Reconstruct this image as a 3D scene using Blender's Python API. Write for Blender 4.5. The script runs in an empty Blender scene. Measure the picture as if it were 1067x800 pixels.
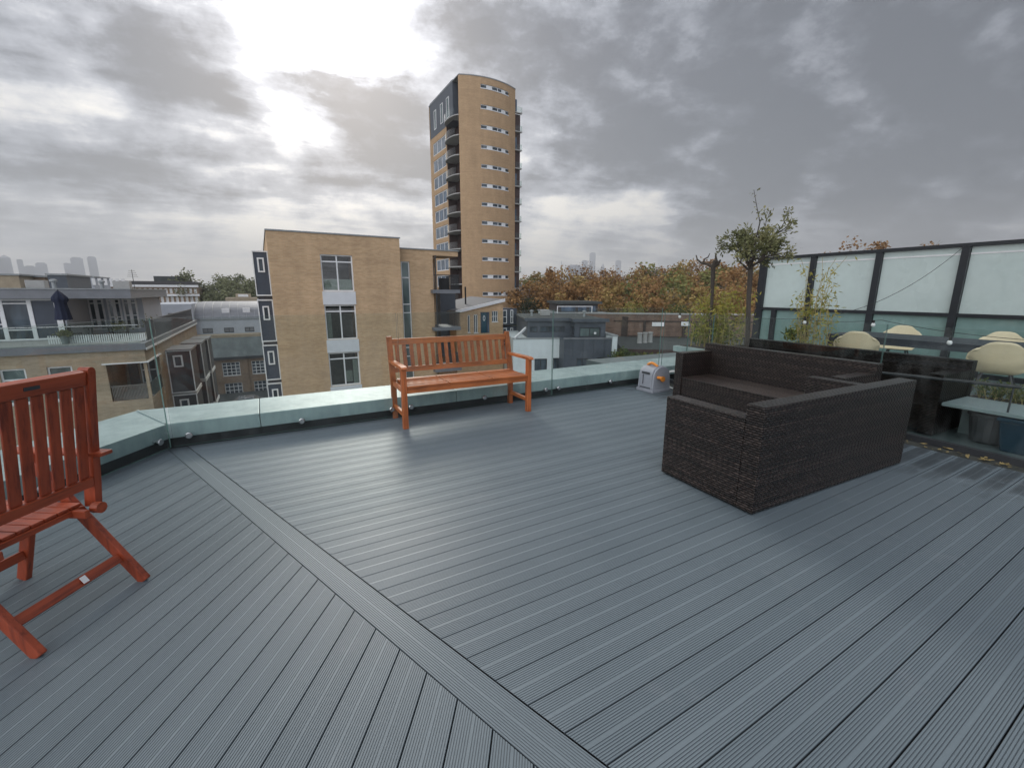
import bpy, bmesh, math, random
from mathutils import Vector, Matrix
R = math.radians
random.seed(7)
S = bpy.context.scene
COL = S.collection
EYE = 1.48
GROUND = -16.0

# ------------------------------------------------------------------ frames
class Frame:
    """plan frame: local x points to compass bearing az, local y is 90 degrees left of it"""
    def __init__(s, az, o=(0, 0)):
        a = R(az); s.u = (math.sin(a), math.cos(a)); s.v = (-s.u[1], s.u[0]); s.rz = R(90 - az); s.o = o
    def w(s, x, y, z=0.0):
        return Vector((s.o[0] + x * s.u[0] + y * s.v[0], s.o[1] + x * s.u[1] + y * s.v[1], z))
    def inv(s, X, Y):
        X -= s.o[0]; Y -= s.o[1]
        return (X * s.u[0] + Y * s.u[1], X * s.v[0] + Y * s.v[1])
WORLD = Frame(90)
GRID = Frame(60.3)          # the street grid: boards, parapet and every block follow it
SF = Frame(63.0)            # sofas, right hand balustrade, neighbouring terrace
LF = Frame(-85.76)          # left wing: local y runs along -4.24.. (see wing())

FOC, PIT, ROLL = 450.8, R(11.953), R(-0.186)
def ray(px, py):
    x, y = (px - 533.5) / FOC, (py - 400) / FOC
    cr, sr = math.cos(ROLL), math.sin(ROLL)
    c, s = math.cos(PIT), math.sin(PIT)
    rx, rd = (cr * x - sr * y), (sr * x + cr * y)
    return Vector((rx, c - s * rd, -s - c * rd))
def far(px, py, dist):
    """a point at the given plan distance along a compass direction read from the photo"""
    r = ray(px, py); t = dist / math.hypot(r.x, r.y)
    return Vector((r.x * t, r.y * t, r.z * t + EYE))

# ------------------------------------------------------------------ objects
BASE = {}
def tag(o, label, cat, group=None, kind=None):
    o['label'] = label; o['category'] = cat
    if group: o['group'] = group
    if kind: o['kind'] = kind
    return o
def thing(name, label, cat, frame=WORLD, base=(0, 0, 0), group=None):
    o = bpy.data.objects.new(name, None); COL.objects.link(o)
    o.empty_display_size = .2
    o.location = frame.w(*base); o.rotation_euler = (0, 0, frame.rz)
    BASE[o.name] = Vector(base)
    return tag(o, label, cat, group)
def copy_tree(o, parent=None):
    c = o.copy(); COL.objects.link(c); c.parent = parent
    for ch in list(o.children): copy_tree(ch, c)
    return c

class MB:
    def __init__(s): s.v = []; s.f = []; s.mi = []; s.col = []
    def add(s, vs, fs, mi=0, col=None):
        k = len(s.v); s.v += [Vector(p) for p in vs]
        for f in fs: s.f.append([k + i for i in f]); s.mi.append(mi); s.col.append(col)
        return s
    BF = [(0, 3, 2, 1), (4, 5, 6, 7), (0, 1, 5, 4), (1, 2, 6, 5), (2, 3, 7, 6), (3, 0, 4, 7)]
    def box(s, x0, x1, y0, y1, z0, z1, mi=0, col=None):
        x0, x1 = min(x0, x1), max(x0, x1); y0, y1 = min(y0, y1), max(y0, y1); z0, z1 = min(z0, z1), max(z0, z1)
        return s.add([(x0, y0, z0), (x1, y0, z0), (x1, y1, z0), (x0, y1, z0), (x0, y0, z1), (x1, y0, z1), (x1, y1, z1), (x0, y1, z1)], s.BF, mi, col)
    def hexa(s, p, mi=0, col=None):   # 8 points, bottom ring then top ring
        return s.add(p, s.BF, mi, col)
    def prism(s, poly, z0, z1, mi=0):
        n = len(poly)
        z = lambda h, p: h(p) if callable(h) else h
        s.add([(p[0], p[1], z(z0, p)) for p in poly] + [(p[0], p[1], z(z1, p)) for p in poly],
              [list(range(n))[::-1], list(range(n, 2 * n))] + [(i, (i + 1) % n, n + (i + 1) % n, n + i) for i in range(n)], mi)
        return s
    def bar(s, p0, p1, w, d, up=(0, 0, 1), mi=0):
        """square section bar from p0 to p1; w across, d along 'up'"""
        p0, p1 = Vector(p0), Vector(p1); t = (p1 - p0).normalized(); up = Vector(up)
        sd = t.cross(up); sd.normalize(); up = sd.cross(t)
        a, b = sd * w / 2, up * d / 2
        return s.hexa([p0 - a - b, p0 + a - b, p1 + a - b, p1 - a - b, p0 - a + b, p0 + a + b, p1 + a + b, p1 - a + b], mi)
    def tube(s, pts, r, n=8, mi=0, cap=True):
        pts = [Vector(p) for p in pts]; k0 = len(s.v); m = len(pts)
        rr = r if isinstance(r, (list, tuple)) else [r] * m
        nx = None
        for i, p in enumerate(pts):
            t = (pts[min(i + 1, m - 1)] - pts[max(i - 1, 0)]).normalized()
            if nx is None:
                nx = t.orthogonal().normalized()
            nx = (nx - t * nx.dot(t)).normalized(); ny = t.cross(nx)
            for j in range(n):
                a = 2 * math.pi * j / n
                s.v.append(p + (nx * math.cos(a) + ny * math.sin(a)) * rr[i])
        for i in range(m - 1):
            for j in range(n):
                s.f.append([k0 + i * n + j, k0 + i * n + (j + 1) % n, k0 + (i + 1) * n + (j + 1) % n, k0 + (i + 1) * n + j]); s.mi.append(mi); s.col.append(None)
        if cap:
            s.f.append([k0 + j for j in range(n)][::-1]); s.mi.append(mi); s.col.append(None)
            s.f.append([k0 + (m - 1) * n + j for j in range(n)]); s.mi.append(mi); s.col.append(None)
        return s
    def lathe(s, prof, c=(0, 0, 0), n=20, mi=0):
        k0 = len(s.v); c = Vector(c)
        for r, z in prof:
            for j in range(n):
                a = 2 * math.pi * j / n; s.v.append(c + Vector((r * math.cos(a), r * math.sin(a), z)))
        for i in range(len(prof) - 1):
            for j in range(n):
                s.f.append([k0 + i * n + j, k0 + i * n + (j + 1) % n, k0 + (i + 1) * n + (j + 1) % n, k0 + (i + 1) * n + j]); s.mi.append(mi); s.col.append(None)
        s.f.append([k0 + j for j in range(n)][::-1]); s.mi.append(mi); s.col.append(None)
        s.f.append([k0 + (len(prof) - 1) * n + j for j in range(n)]); s.mi.append(mi); s.col.append(None)
        return s
    def qbox(s, q, u0, u1, z0, z1, d0, d1, seg=1, mi=0):
        """box in facade coordinates, q(u, z, d) maps to the frame, d is outward"""
        for i in range(seg):
            a = u0 + (u1 - u0) * i / seg; b = u0 + (u1 - u0) * (i + 1) / seg
            s.hexa([q(a, z0, d0), q(b, z0, d0), q(b, z0, d1), q(a, z0, d1), q(a, z1, d0), q(b, z1, d0), q(b, z1, d1), q(a, z1, d1)], mi)
        return s
    def wall(s, q, u0, u1, z0, z1, openings=(), depth=.14, seg=1, mi=0):
        """facade sheet with real openings and their reveals"""
        us = sorted(set([u0 + (u1 - u0) * i / seg for i in range(seg + 1)] + [min(max(x, u0), u1) for o in openings for x in o[:2]]))
        zs = sorted(set([z0, z1] + [min(max(x, z0), z1) for o in openings for x in o[2:4]]))
        for i in range(len(us) - 1):
            for j in range(len(zs) - 1):
                cu, cz = (us[i] + us[i + 1]) / 2, (zs[j] + zs[j + 1]) / 2
                if any(o[0] < cu < o[1] and o[2] < cz < o[3] for o in openings): continue
                s.add([q(us[i], zs[j], 0), q(us[i + 1], zs[j], 0), q(us[i + 1], zs[j + 1], 0), q(us[i], zs[j + 1], 0)], [(0, 1, 2, 3)], mi)
        for a, b, c, d in [o[:4] for o in openings]:
            for (pa, pb) in (((a, c), (b, c)), ((b, c), (b, d)), ((b, d), (a, d)), ((a, d), (a, c))):
                s.add([q(pa[0], pa[1], 0), q(pb[0], pb[1], 0), q(pb[0], pb[1], -depth), q(pa[0], pa[1], -depth)], [(0, 1, 2, 3)], mi)
        return s
    def build(s, name, mats, parent=None, frame=None, base=None, bevel=0, smooth=False, fix=True):
        root = parent
        while root is not None and root.parent is not None: root = root.parent
        off = BASE[root.name] if root is not None else (Vector(base) if base else Vector((0, 0, 0)))
        me = bpy.data.meshes.new(name)
        me.from_pydata([tuple(p - off) for p in s.v], [], s.f)
        mats = mats if isinstance(mats, (list, tuple)) else [mats]
        for m in mats: me.materials.append(m)
        if len(mats) > 1: me.polygons.foreach_set('material_index', s.mi)
        if fix or bevel:
            bm = bmesh.new(); bm.from_mesh(me)
            if fix: bmesh.ops.recalc_face_normals(bm, faces=bm.faces)
            if bevel: bmesh.ops.bevel(bm, geom=list(bm.edges), offset=bevel, segments=2, affect='EDGES', profile=.6, clamp_overlap=True)
            bm.to_mesh(me); bm.free()
        uv = me.uv_layers.new(name='UVMap').data
        vs = me.vertices
        for p in me.polygons:
            n = p.normal; ax, ay, az = abs(n.x), abs(n.y), abs(n.z)
            for li in p.loop_indices:
                c = vs[me.loops[li].vertex_index].co
                uv[li].uv = (c.x, c.y) if az > .72 else ((c.y, c.z) if ax > ay else (c.x, c.z))
        if any(c is not None for c in s.col) and not bevel:
            at = me.color_attributes.new('tone', 'FLOAT_COLOR', 'CORNER').data
            for p in me.polygons:
                c = s.col[p.index] or 0.5
                for li in p.loop_indices: at[li].color = (c, c, c, 1)
        if smooth: me.polygons.foreach_set('use_smooth', [True] * len(me.polygons))
        o = bpy.data.objects.new(name, me); COL.objects.link(o)
        if parent is not None: o.parent = parent
        else:
            fr = frame or WORLD
            b = base or (0, 0, 0)
            o.location = fr.w(*b); o.rotation_euler = (0, 0, fr.rz)
        return o
def box_part(name, mat, parent, *a, bevel=0): return MB().box(*a).build(name, mat, parent, bevel=bevel)
def structure(o): o['kind'] = 'structure'; return o
def front(b): return lambda u, z, d: (u, b - d, z)        # faces the camera side (-y of the frame)
def side(a, sgn=1): return lambda u, z, d: (a + sgn * d, u, z)

# ------------------------------------------------------------------ materials
class N:
    def __init__(s, m): s.m = m; s.t = m.node_tree; s.n = s.t.nodes; s.l = s.t.links
    def new(s, ty, **k):
        n = s.n.new(ty)
        for a, v in k.items():
            if a.startswith('i_'): n.inputs[a[2:].replace('_', ' ')].default_value = v
            else: setattr(n, a, v)
        return n
    def link(s, a, b): s.l.new(a, b)
    def math(s, op, a, b=None, c=None, clamp=False):
        n = s.n.new('ShaderNodeMath'); n.operation = op; n.use_clamp = clamp
        for i, v in enumerate((a, b, c)):
            if v is None: continue
            if isinstance(v, (int, float)): n.inputs[i].default_value = v
            else: s.l.new(v, n.inputs[i])
        return n.outputs[0]
    def mix(s, f, a, b, blend='MIX'):
        n = s.n.new('ShaderNodeMix'); n.data_type = 'RGBA'; n.blend_type = blend
        for i, v in ((0, f), (6, a), (7, b)):
            if isinstance(v, (int, float)): n.inputs[i].default_value = v
            elif isinstance(v, tuple): n.inputs[i].default_value = (*v, 1) if len(v) == 3 else v
            else: s.l.new(v, n.inputs[i])
        return n.outputs[2]
    def noise(s, vec, scale, detail=3, rough=.55, out=0):
        n = s.n.new('ShaderNodeTexNoise'); n.inputs['Scale'].default_value = scale; n.inputs['Detail'].default_value = detail; n.inputs['Roughness'].default_value = rough
        s.l.new(vec, n.inputs['Vector']); return n.outputs[out]
    def ramp(s, f, stops):
        n = s.n.new('ShaderNodeValToRGB'); e = n.color_ramp.elements
        while len(e) < len(stops): e.new(.5)
        for i, (p, c) in enumerate(stops): e[i].position = p; e[i].color = (*c, 1) if isinstance(c, tuple) else (c, c, c, 1)
        s.l.new(f, n.inputs[0]); return n.outputs[0]
    def scaled(s, vec, sc):
        n = s.n.new('ShaderNodeVectorMath'); n.operation = 'MULTIPLY'; n.inputs[1].default_value = sc; s.l.new(vec, n.inputs[0]); return n.outputs[0]
def new_mat(name):
    m = bpy.data.materials.new(name); m.use_nodes = True
    k = N(m); b = m.node_tree.nodes['Principled BSDF']
    tc = k.new('ShaderNodeTexCoord')
    return m, k, b, tc
def bump(k, b, h, strength=.3, dist=.01):
    n = k.new('ShaderNodeBump'); n.inputs['Strength'].default_value = strength; n.inputs['Distance'].default_value = dist
    k.link(h, n.inputs['Height']); k.link(n.outputs[0], b.inputs['Normal'])
def plain(name, c, rough=.6, var=.18, scale=3.0, metal=0, spec=.5, bmp=0, stretch=(1, 1, 1), coat=0, detail=4):
    m, k, b, tc = new_mat(name)
    v = k.scaled(tc.outputs['Object'], stretch)
    nz = k.noise(v, scale, detail)
    n2 = k.noise(v, scale * 7.3, 3)
    f = k.math('ADD', k.math('MULTIPLY', nz, .7), k.math('MULTIPLY', n2, .3))
    lo = tuple(x * (1 - var) for x in c); hi = tuple(min(1, x * (1 + var)) for x in c)
    k.link(k.ramp(f, [(.3, lo), (.7, hi)]), b.inputs['Base Color'])
    b.inputs['Roughness'].default_value = rough; b.inputs['Metallic'].default_value = metal
    k.link(k.math('ADD', k.math('MULTIPLY', nz, .16), rough - .08), b.inputs['Roughness'])
    b.inputs['Specular IOR Level'].default_value = spec
    b.inputs['Coat Weight'].default_value = coat
    if bmp: bump(k, b, n2, bmp, .004)
    return m
def brick(name, c1, c2, mortar, w=.225, h=.075, stain=.25, bmp=.3):
    m, k, b, tc = new_mat(name)
    br = k.new('ShaderNodeTexBrick')
    k.link(tc.outputs['UV'], br.inputs['Vector'])
    br.inputs['Color1'].default_value = (*c1, 1); br.inputs['Color2'].default_value = (*c2, 1); br.inputs['Mortar'].default_value = (*mortar, 1)
    br.inputs['Scale'].default_value = 1; br.inputs['Brick Width'].default_value = w; br.inputs['Row Height'].default_value = h
    br.inputs['Mortar Size'].default_value = .006; br.inputs['Bias'].default_value = -.1
    nz = k.noise(tc.outputs['Object'], .55, 5, .6)
    st = k.noise(k.scaled(tc.outputs['Object'], (1.4, 1.4, .18)), 1.1, 4)
    course = k.noise(k.scaled(tc.outputs['Object'], (.35, .35, 5.5)), 1.0, 3)
    f = k.math('ADD', k.math('MULTIPLY', nz, .4), k.math('ADD', k.math('MULTIPLY', st, .3), k.math('MULTIPLY', course, .3)))
    g = k.ramp(f, [(.32, 1 - stain), (.66, 1 + stain * .5)])
    k.link(k.mix(1.0, br.outputs['Color'], g, 'MULTIPLY'), b.inputs['Base Color'])
    b.inputs['Roughness'].default_value = .9; b.inputs['Specular IOR Level'].default_value = .25
    bump(k, b, k.math('SUBTRACT', 1, br.outputs['Fac']), bmp, .01)
    return m
def wood(name, c, dark, rough=.38, axis='x'):
    m, k, b, tc = new_mat(name)
    st = {'x': (1.2, 22, 22), 'y': (22, 1.2, 22), 'z': (22, 22, 1.2)}[axis]
    v = k.scaled(tc.outputs['Object'], st)
    g = k.noise(v, 2.0, 6, .65); l = k.noise(tc.outputs['Object'], 4, 4)
    f = k.math('ADD', k.math('MULTIPLY', g, .65), k.math('MULTIPLY', l, .35))
    k.link(k.ramp(f, [(.34, dark), (.50, c), (.66, tuple(min(1, x * 1.3) for x in c))]), b.inputs['Base Color'])
    k.link(k.math('ADD', k.math('MULTIPLY', g, .25), rough - .1), b.inputs['Roughness'])
    bump(k, b, g, .15, .002)
    return m
def clear_glass(name, tint=(.93, .97, .96), rough=.0, refl=1.0, ior=1.5, dirt=.0):
    m, k, b, tc = new_mat(name)
    out = k.n['Material Output']; k.n.remove(b)
    tr = k.new('ShaderNodeBsdfTransparent'); tr.inputs[0].default_value = (*tint, 1)
    gl = k.new('ShaderNodeBsdfGlossy'); gl.inputs['Roughness'].default_value = rough; gl.inputs['Color'].default_value = (refl, refl, refl, 1)
    fr = k.new('ShaderNodeFresnel'); fr.inputs[0].default_value = ior
    geo = k.new('ShaderNodeNewGeometry')
    fac = k.math('MULTIPLY', fr.outputs[0], k.math('SUBTRACT', 1, geo.outputs['Backfacing']))
    mx = k.new('ShaderNodeMixShader'); k.link(fac, mx.inputs[0]); k.link(tr.outputs[0], mx.inputs[1]); k.link(gl.outputs[0], mx.inputs[2])
    if dirt:
        df = k.new('ShaderNodeBsdfDiffuse'); df.inputs[0].default_value = (.5, .52, .52, 1)
        sm = k.math('MULTIPLY', k.ramp(k.noise(k.scaled(tc.outputs['Object'], (2.5, 2.5, .7)), 2.2, 6, .7), [(.45, 0.0), (.75, 1.0)]), dirt)
        m2 = k.new('ShaderNodeMixShader'); k.link(sm, m2.inputs[0]); k.link(mx.outputs[0], m2.inputs[1]); k.link(df.outputs[0], m2.inputs[2]); mx = m2
    k.link(mx.outputs[0], out.inputs[0])
    return m
def window_glass(name, c=(.03, .04, .05), rough=.06, var=1.6):
    m, k, b, tc = new_mat(name)
    nz = k.noise(k.scaled(tc.outputs['Object'], (1, 1, .35)), 1.3, 2)
    k.link(k.ramp(nz, [(.42, c), (.62, tuple(min(1, x * (1 + var)) for x in c))]), b.inputs['Base Color'])
    b.inputs['Roughness'].default_value = rough; b.inputs['Specular IOR Level'].default_value = .6
    bump(k, b, k.noise(tc.outputs['Object'], 1.7, 1), .06, .02)
    return m
def rattan_mat(name, dim=1.0):
    m, k, b, tc = new_mat(name)
    uv = k.new('ShaderNodeSeparateXYZ'); k.link(tc.outputs['UV'], uv.inputs[0])
    ROW, COLW = .0165, .046
    wob = k.noise(tc.outputs['UV'], 7, 2)
    r = k.math('ADD', k.math('DIVIDE', uv.outputs[1], ROW), k.math('MULTIPLY', wob, .35))
    row = k.math('FLOOR', r); fr = k.math('FRACT', r)
    rw = k.new('ShaderNodeTexWhiteNoise', noise_dimensions='1D'); k.link(row, rw.inputs['W'])
    par = k.math('ADD', k.math('MULTIPLY', k.math('MODULO', k.math('ABSOLUTE', row), 2), .5), k.math('MULTIPLY', rw.outputs['Value'], .45))
    c = k.math('ADD', k.math('ADD', k.math('DIVIDE', uv.outputs[0], COLW), par), k.math('MULTIPLY', wob, .5))
    fc = k.math('FRACT', c)
    e = k.math('ABSOLUTE', k.math('SUBTRACT', k.math('MULTIPLY', fr, 2), 1))
    prof = k.math('SQRT', k.math('SUBTRACT', 1, k.math('MULTIPLY', e, k.math('MULTIPLY', e, .98))))      # round strand
    over = k.math('SINE', k.math('MULTIPLY', fc, math.pi))                                            # over and under the uprights
    h = k.math('MULTIPLY', prof, k.math('ADD', .50, k.math('MULTIPLY', over, .50)))
    cell = k.new('ShaderNodeTexWhiteNoise', noise_dimensions='2D')
    cv = k.new('ShaderNodeCombineXYZ'); k.link(row, cv.inputs[0]); k.link(k.math('FLOOR', c), cv.inputs[1]); k.link(cv.outputs[0], cell.inputs['Vector'])
    tone = k.math('ADD', k.math('MULTIPLY', cell.outputs['Value'], .45), k.math('MULTIPLY', rw.outputs['Value'], .55))
    base = k.ramp(tone, [(.1, (.010 * dim, .006 * dim, .005 * dim)), (.5, (.029 * dim, .018 * dim, .0145 * dim)), (.9, (.080 * dim, .056 * dim, .047 * dim))])
    gapm = k.math('POWER', h, 1.3)
    k.link(k.mix(gapm, (.0015, .0012, .001), base), b.inputs['Base Color'])
    b.inputs['Roughness'].default_value = .36; b.inputs['Coat Weight'].default_value = .30 * dim; b.inputs['Coat Roughness'].default_value = .38; k.link(k.math('MULTIPLY', gapm, .6 * dim), b.inputs['Specular IOR Level'])
    bump(k, b, h, 1.0, .012)
    return m
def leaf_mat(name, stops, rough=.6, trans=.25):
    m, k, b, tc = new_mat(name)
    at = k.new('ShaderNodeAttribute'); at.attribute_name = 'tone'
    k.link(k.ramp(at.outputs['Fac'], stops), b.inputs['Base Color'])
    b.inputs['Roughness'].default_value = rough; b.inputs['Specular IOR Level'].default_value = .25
    out = k.n['Material Output']
    tl = k.new('ShaderNodeBsdfTranslucent'); k.link(k.ramp(at.outputs['Fac'], stops), tl.inputs[0])
    mx = k.new('ShaderNodeMixShader'); mx.inputs[0].default_value = trans
    k.link(b.outputs[0], mx.inputs[1]); k.link(tl.outputs[0], mx.inputs[2]); k.link(mx.outputs[0], out.inputs[0])
    return m

M = {}
M['buff_brick'] = brick('buff_brick', (.60, .415, .250), (.50, .33, .190), (.54, .42, .30))
M['tower_brick'] = brick('tower_brick', (.51, .345, .205), (.44, .29, .168), (.47, .355, .24), stain=.2)
M['weathered_brick'] = brick('weathered_brick', (.43, .345, .245), (.36, .28, .19), (.42, .36, .29), stain=.35)
M['brown_brick'] = brick('brown_brick', (.30, .215, .145), (.24, .165, .105), (.28, .22, .17))
M['red_brick'] = brick('red_brick', (.23, .15, .115), (.17, .11, .085), (.20, .165, .14), stain=.65)
M['dark_brick'] = brick('dark_brick', (.07, .055, .05), (.05, .04, .036), (.08, .07, .06))
M['white_paint'] = plain('white_paint', (.74, .75, .76), .5, .08)
M['white_render'] = plain('white_render', (.62, .68, .70), .8, .08, 1.2)
M['grey_render'] = plain('grey_render', (.42, .45, .50), .8, .10, 1.2)
M['spandrel'] = plain('spandrel', (.66, .68, .71), .5, .06)
M['clad_blue'] = plain('clad_blue', (.050, .062, .085), .5, .18, 2)
M['clad_dark'] = plain('clad_dark', (.050, .047, .050), .6, .25, 2)
M['clad_slate'] = plain('clad_slate', (.065, .078, .098), .5, .18, 1.5)
M['timber_dark'] = plain('timber_dark', (.055, .03, .026), .6, .3, 4)
M['roof_grey'] = plain('roof_grey', (.12, .125, .135), .75, .2, 1.5)
M['roof_flat'] = plain('roof_flat', (.055, .062, .062), .85, .3, 1.1)
M['zinc'] = plain('zinc', (.19, .20, .22), .5, .15, 1.5, metal=.3)
M['concrete'] = plain('concrete', (.36, .36, .35), .85, .15, 2)
M['lead'] = plain('lead', (.27, .29, .30), .55, .2, 4)
M['steel'] = plain('steel', (.55, .56, .57), .28, .08, 20, metal=1)
M['dark_metal'] = plain('dark_metal', (.035, .038, .043), .45, .2, 6)
M['black'] = plain('black', (.012, .012, .013), .7, .3, 6)
M['tan'] = plain('tan', (.35, .29, .21), .8, .2, 2)
M['pane'] = window_glass('pane')
M['pane_blue'] = window_glass('pane_blue', (.06, .085, .12), .08, 1.0)
M['pane_teal'] = window_glass('pane_teal', (.085, .115, .115), .07, .8)
M['roof_glass'] = window_glass('roof_glass', (.085, .105, .105), .3, .35)
M['pane_clear'] = clear_glass('pane_clear', (.74, .78, .78), ior=2.0)
M['room'] = plain('room', (.16, .15, .14), .9, .5, .8)
M['curtain'] = plain('curtain', (.52, .55, .48), .9, .2, 5, stretch=(6, 6, .3))
M['glass'] = clear_glass('balustrade_glass', (.925, .955, .945), dirt=.05)
M['glass_edge'] = plain('glass_edge', (.12, .20, .185), .15, .1, 8)
M['chrome'] = plain('chrome', (.62, .62, .62), .2, .05, 20, metal=1)
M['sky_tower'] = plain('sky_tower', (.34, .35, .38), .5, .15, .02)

# ------------------------------------------------------------------ world, sun, camera
SUN_AZ, SUN_EL = -19.5, 26.5
SKY_MASSES = [(30, 20, 10, .05), (120, 45, 7, .07), (200, 80, 5, .09), (250, 108, 4, .11), (0, 165, 8, .06), (70, 170, 6, .08), (150, 178, 5, .08), (215, 190, 4.5, .08),
    (330, 60, 2.6, .10), (300, 85, 2.6, .08), (365, 92, 4, .12), (415, 112, 5, .13), (450, 150, 4.5, .10), (335, 182, 3.4, .10), (270, 205, 3.5, .07), (390, 165, 3, .05), (420, 235, 3, .06), (240, 20, 3.5, .07),
    (600, 140, 9, .10), (700, 60, 12, .07), (850, 150, 14, .05), (760, 230, 8, .03), (960, 60, 14, .06), (545, 45, 8, .09), (480, 30, 5, .06),
    (355, 30, 5, -.09), (285, 128, 4.5, -.13), (268, 45, 3.5, -.10), (20, 115, 5, -.08), (110, 125, 5, -.08), (200, 135, 4, -.08), (310, 240, 7, -.07), (200, 228, 6, -.05), (60, 225, 7, -.04), (600, 215, 5, -.10), (660, 235, 5, -.07), (430, 205, 4, -.05), (690, 215, 4, -.05)]
def build_world():
    w = bpy.data.worlds.new('World'); S.world = w; w.use_nodes = True
    k = N(w); k.n.clear()
    out = k.new('ShaderNodeOutputWorld')
    sky = k.new('ShaderNodeTexSky'); sky.sky_type = 'NISHITA'; sky.sun_disc = False
    sky.sun_elevation = R(SUN_EL); sky.sun_rotation = R(SUN_AZ); sky.air_density = 1.2; sky.dust_density = 2.5
    b1 = k.new('ShaderNodeBackground'); b1.inputs[1].default_value = .09; k.link(sky.outputs[0], b1.inputs[0])
    tc = k.new('ShaderNodeTexCoord')
    nv = k.new('ShaderNodeVectorMath', operation='NORMALIZE'); k.link(tc.outputs['Generated'], nv.inputs[0])
    sp = k.new('ShaderNodeSeparateXYZ'); k.link(nv.outputs[0], sp.inputs[0])
    x, y, z = sp.outputs
    zz = k.math('ADD', k.math('MAXIMUM', z, 0.0), .10)
    cx, cy = k.math('DIVIDE', x, zz), k.math('DIVIDE', y, zz)
    # cloud streets run from the upper left to the lower right of the sun: rotate and stretch the plane
    a = R(-28)
    rx = k.math('ADD', k.math('MULTIPLY', cx, math.cos(a)), k.math('MULTIPLY', cy, -math.sin(a)))
    ry = k.math('ADD', k.math('MULTIPLY', cx, math.sin(a)), k.math('MULTIPLY', cy, math.cos(a)))
    cv = k.new('ShaderNodeCombineXYZ'); k.link(k.math('MULTIPLY', rx, .62), cv.inputs[0]); k.link(ry, cv.inputs[1]); cv.inputs[2].default_value = 4.7
    warp = k.noise(cv.outputs[0], .9, 3, .5, out=1)
    wv = k.new('ShaderNodeVectorMath', operation='MULTIPLY_ADD'); k.link(warp, wv.inputs[0]); wv.inputs[1].default_value = (.55, .55, 0); k.link(cv.outputs[0], wv.inputs[2])
    n1 = k.noise(wv.outputs[0], 1.1, 9, .56)
    n2 = k.noise(wv.outputs[0], 3.6, 7, .6)
    n3 = k.noise(k.scaled(nv.outputs[0], (1, 1, 1.6)), 8.0, 10, .62)
    den = k.math('ADD', k.math('MULTIPLY', n1, .36), k.math('ADD', k.math('MULTIPLY', n2, .22), k.math('MULTIPLY', n3, .42)))
    # the large cloud masses and breaks of this afternoon's sky, with ragged borders
    ww = k.new('ShaderNodeVectorMath', operation='MULTIPLY_ADD'); k.link(k.noise(wv.outputs[0], 1.6, 5, .6, out=1), ww.inputs[0]); ww.inputs[1].default_value = (.24, .24, .24); k.link(nv.outputs[0], ww.inputs[2])
    ws = k.new('ShaderNodeVectorMath', operation='SUBTRACT'); k.link(ww.outputs[0], ws.inputs[0]); ws.inputs[1].default_value = (.12, .12, .12)
    wn_ = k.new('ShaderNodeVectorMath', operation='NORMALIZE'); k.link(ws.outputs[0], wn_.inputs[0])
    for (px, py, wd, amt) in SKY_MASSES:
        v = ray(px, py).normalized()
        dp = k.new('ShaderNodeVectorMath', operation='DOT_PRODUCT'); k.link(wn_.outputs[0], dp.inputs[0]); dp.inputs[1].default_value = v
        g = k.math('POWER', math.e, k.math('MULTIPLY', k.math('SUBTRACT', dp.outputs['Value'], 1), 2 / R(wd) ** 2))
        den = k.math('ADD', den, k.math('MULTIPLY', g, amt))
    # heavier cover to the right (east), thinner round the sun
    sd = Vector((math.sin(R(SUN_AZ)) * math.cos(R(SUN_EL)), math.cos(R(SUN_AZ)) * math.cos(R(SUN_EL)), math.sin(R(SUN_EL))))
    dt = k.new('ShaderNodeVectorMath', operation='DOT_PRODUCT'); k.link(nv.outputs[0], dt.inputs[0]); dt.inputs[1].default_value = sd
    d = k.math('MAXIMUM', dt.outputs['Value'], 0)
    wide = k.math('POWER', d, 5); mid = k.math('POWER', d, 22); tight = k.math('POWER', d, 150)
    right = k.math('MULTIPLY', k.math('SUBTRACT', x, k.math('MULTIPLY', y, .12)), .16)
    den = k.math('SUBTRACT', k.math('ADD', den, k.math('MAXIMUM', right, -.01)), k.math('MULTIPLY', mid, .0))
    thick = k.ramp(den, [(.41, 0.0), (.475, .36), (.525, .76), (.61, 1.0)])
    deep = k.ramp(den, [(.52, 0.0), (.65, 1.0)])
    # thin cloud passes light (bright), thick cloud is grey
    lit_thin = k.math('ADD', .72, k.math('ADD', k.math('MULTIPLY', wide, .30), k.math('ADD', k.math('MULTIPLY', mid, .55), k.math('MULTIPLY', tight, 3.6))))
    lit_thick = k.math('ADD', .185, k.math('ADD', k.math('MULTIPLY', wide, .09), k.math('ADD', k.math('MULTIPLY', mid, .10), k.math('MULTIPLY', tight, .25))))
    lit_thick = k.math('MULTIPLY', lit_thick, k.math('SUBTRACT', 1.22, k.math('MULTIPLY', deep, .62)))
    lum = k.math('ADD', k.math('MULTIPLY', lit_thin, k.math('SUBTRACT', 1, thick)), k.math('MULTIPLY', lit_thick, thick))
    # unseen sky behind the camera, brightened to light the facades and sofas
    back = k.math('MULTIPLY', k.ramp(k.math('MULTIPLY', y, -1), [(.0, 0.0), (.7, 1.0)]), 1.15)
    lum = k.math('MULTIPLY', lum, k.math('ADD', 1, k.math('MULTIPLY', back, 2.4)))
    tint = k.mix(thick, (1.03, .99, .92), (.90, .965, 1.12))
    hz = k.ramp(z, [(0.0, 1.0), (.16, 0.0)])
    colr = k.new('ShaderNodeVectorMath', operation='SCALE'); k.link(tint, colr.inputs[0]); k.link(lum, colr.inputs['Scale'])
    hc = k.new('ShaderNodeVectorMath', operation='SCALE'); hc.inputs[0].default_value = (.55, .545, .53)
    k.link(k.math('ADD', .70, k.math('MULTIPLY', wide, .65)), hc.inputs['Scale'])
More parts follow.
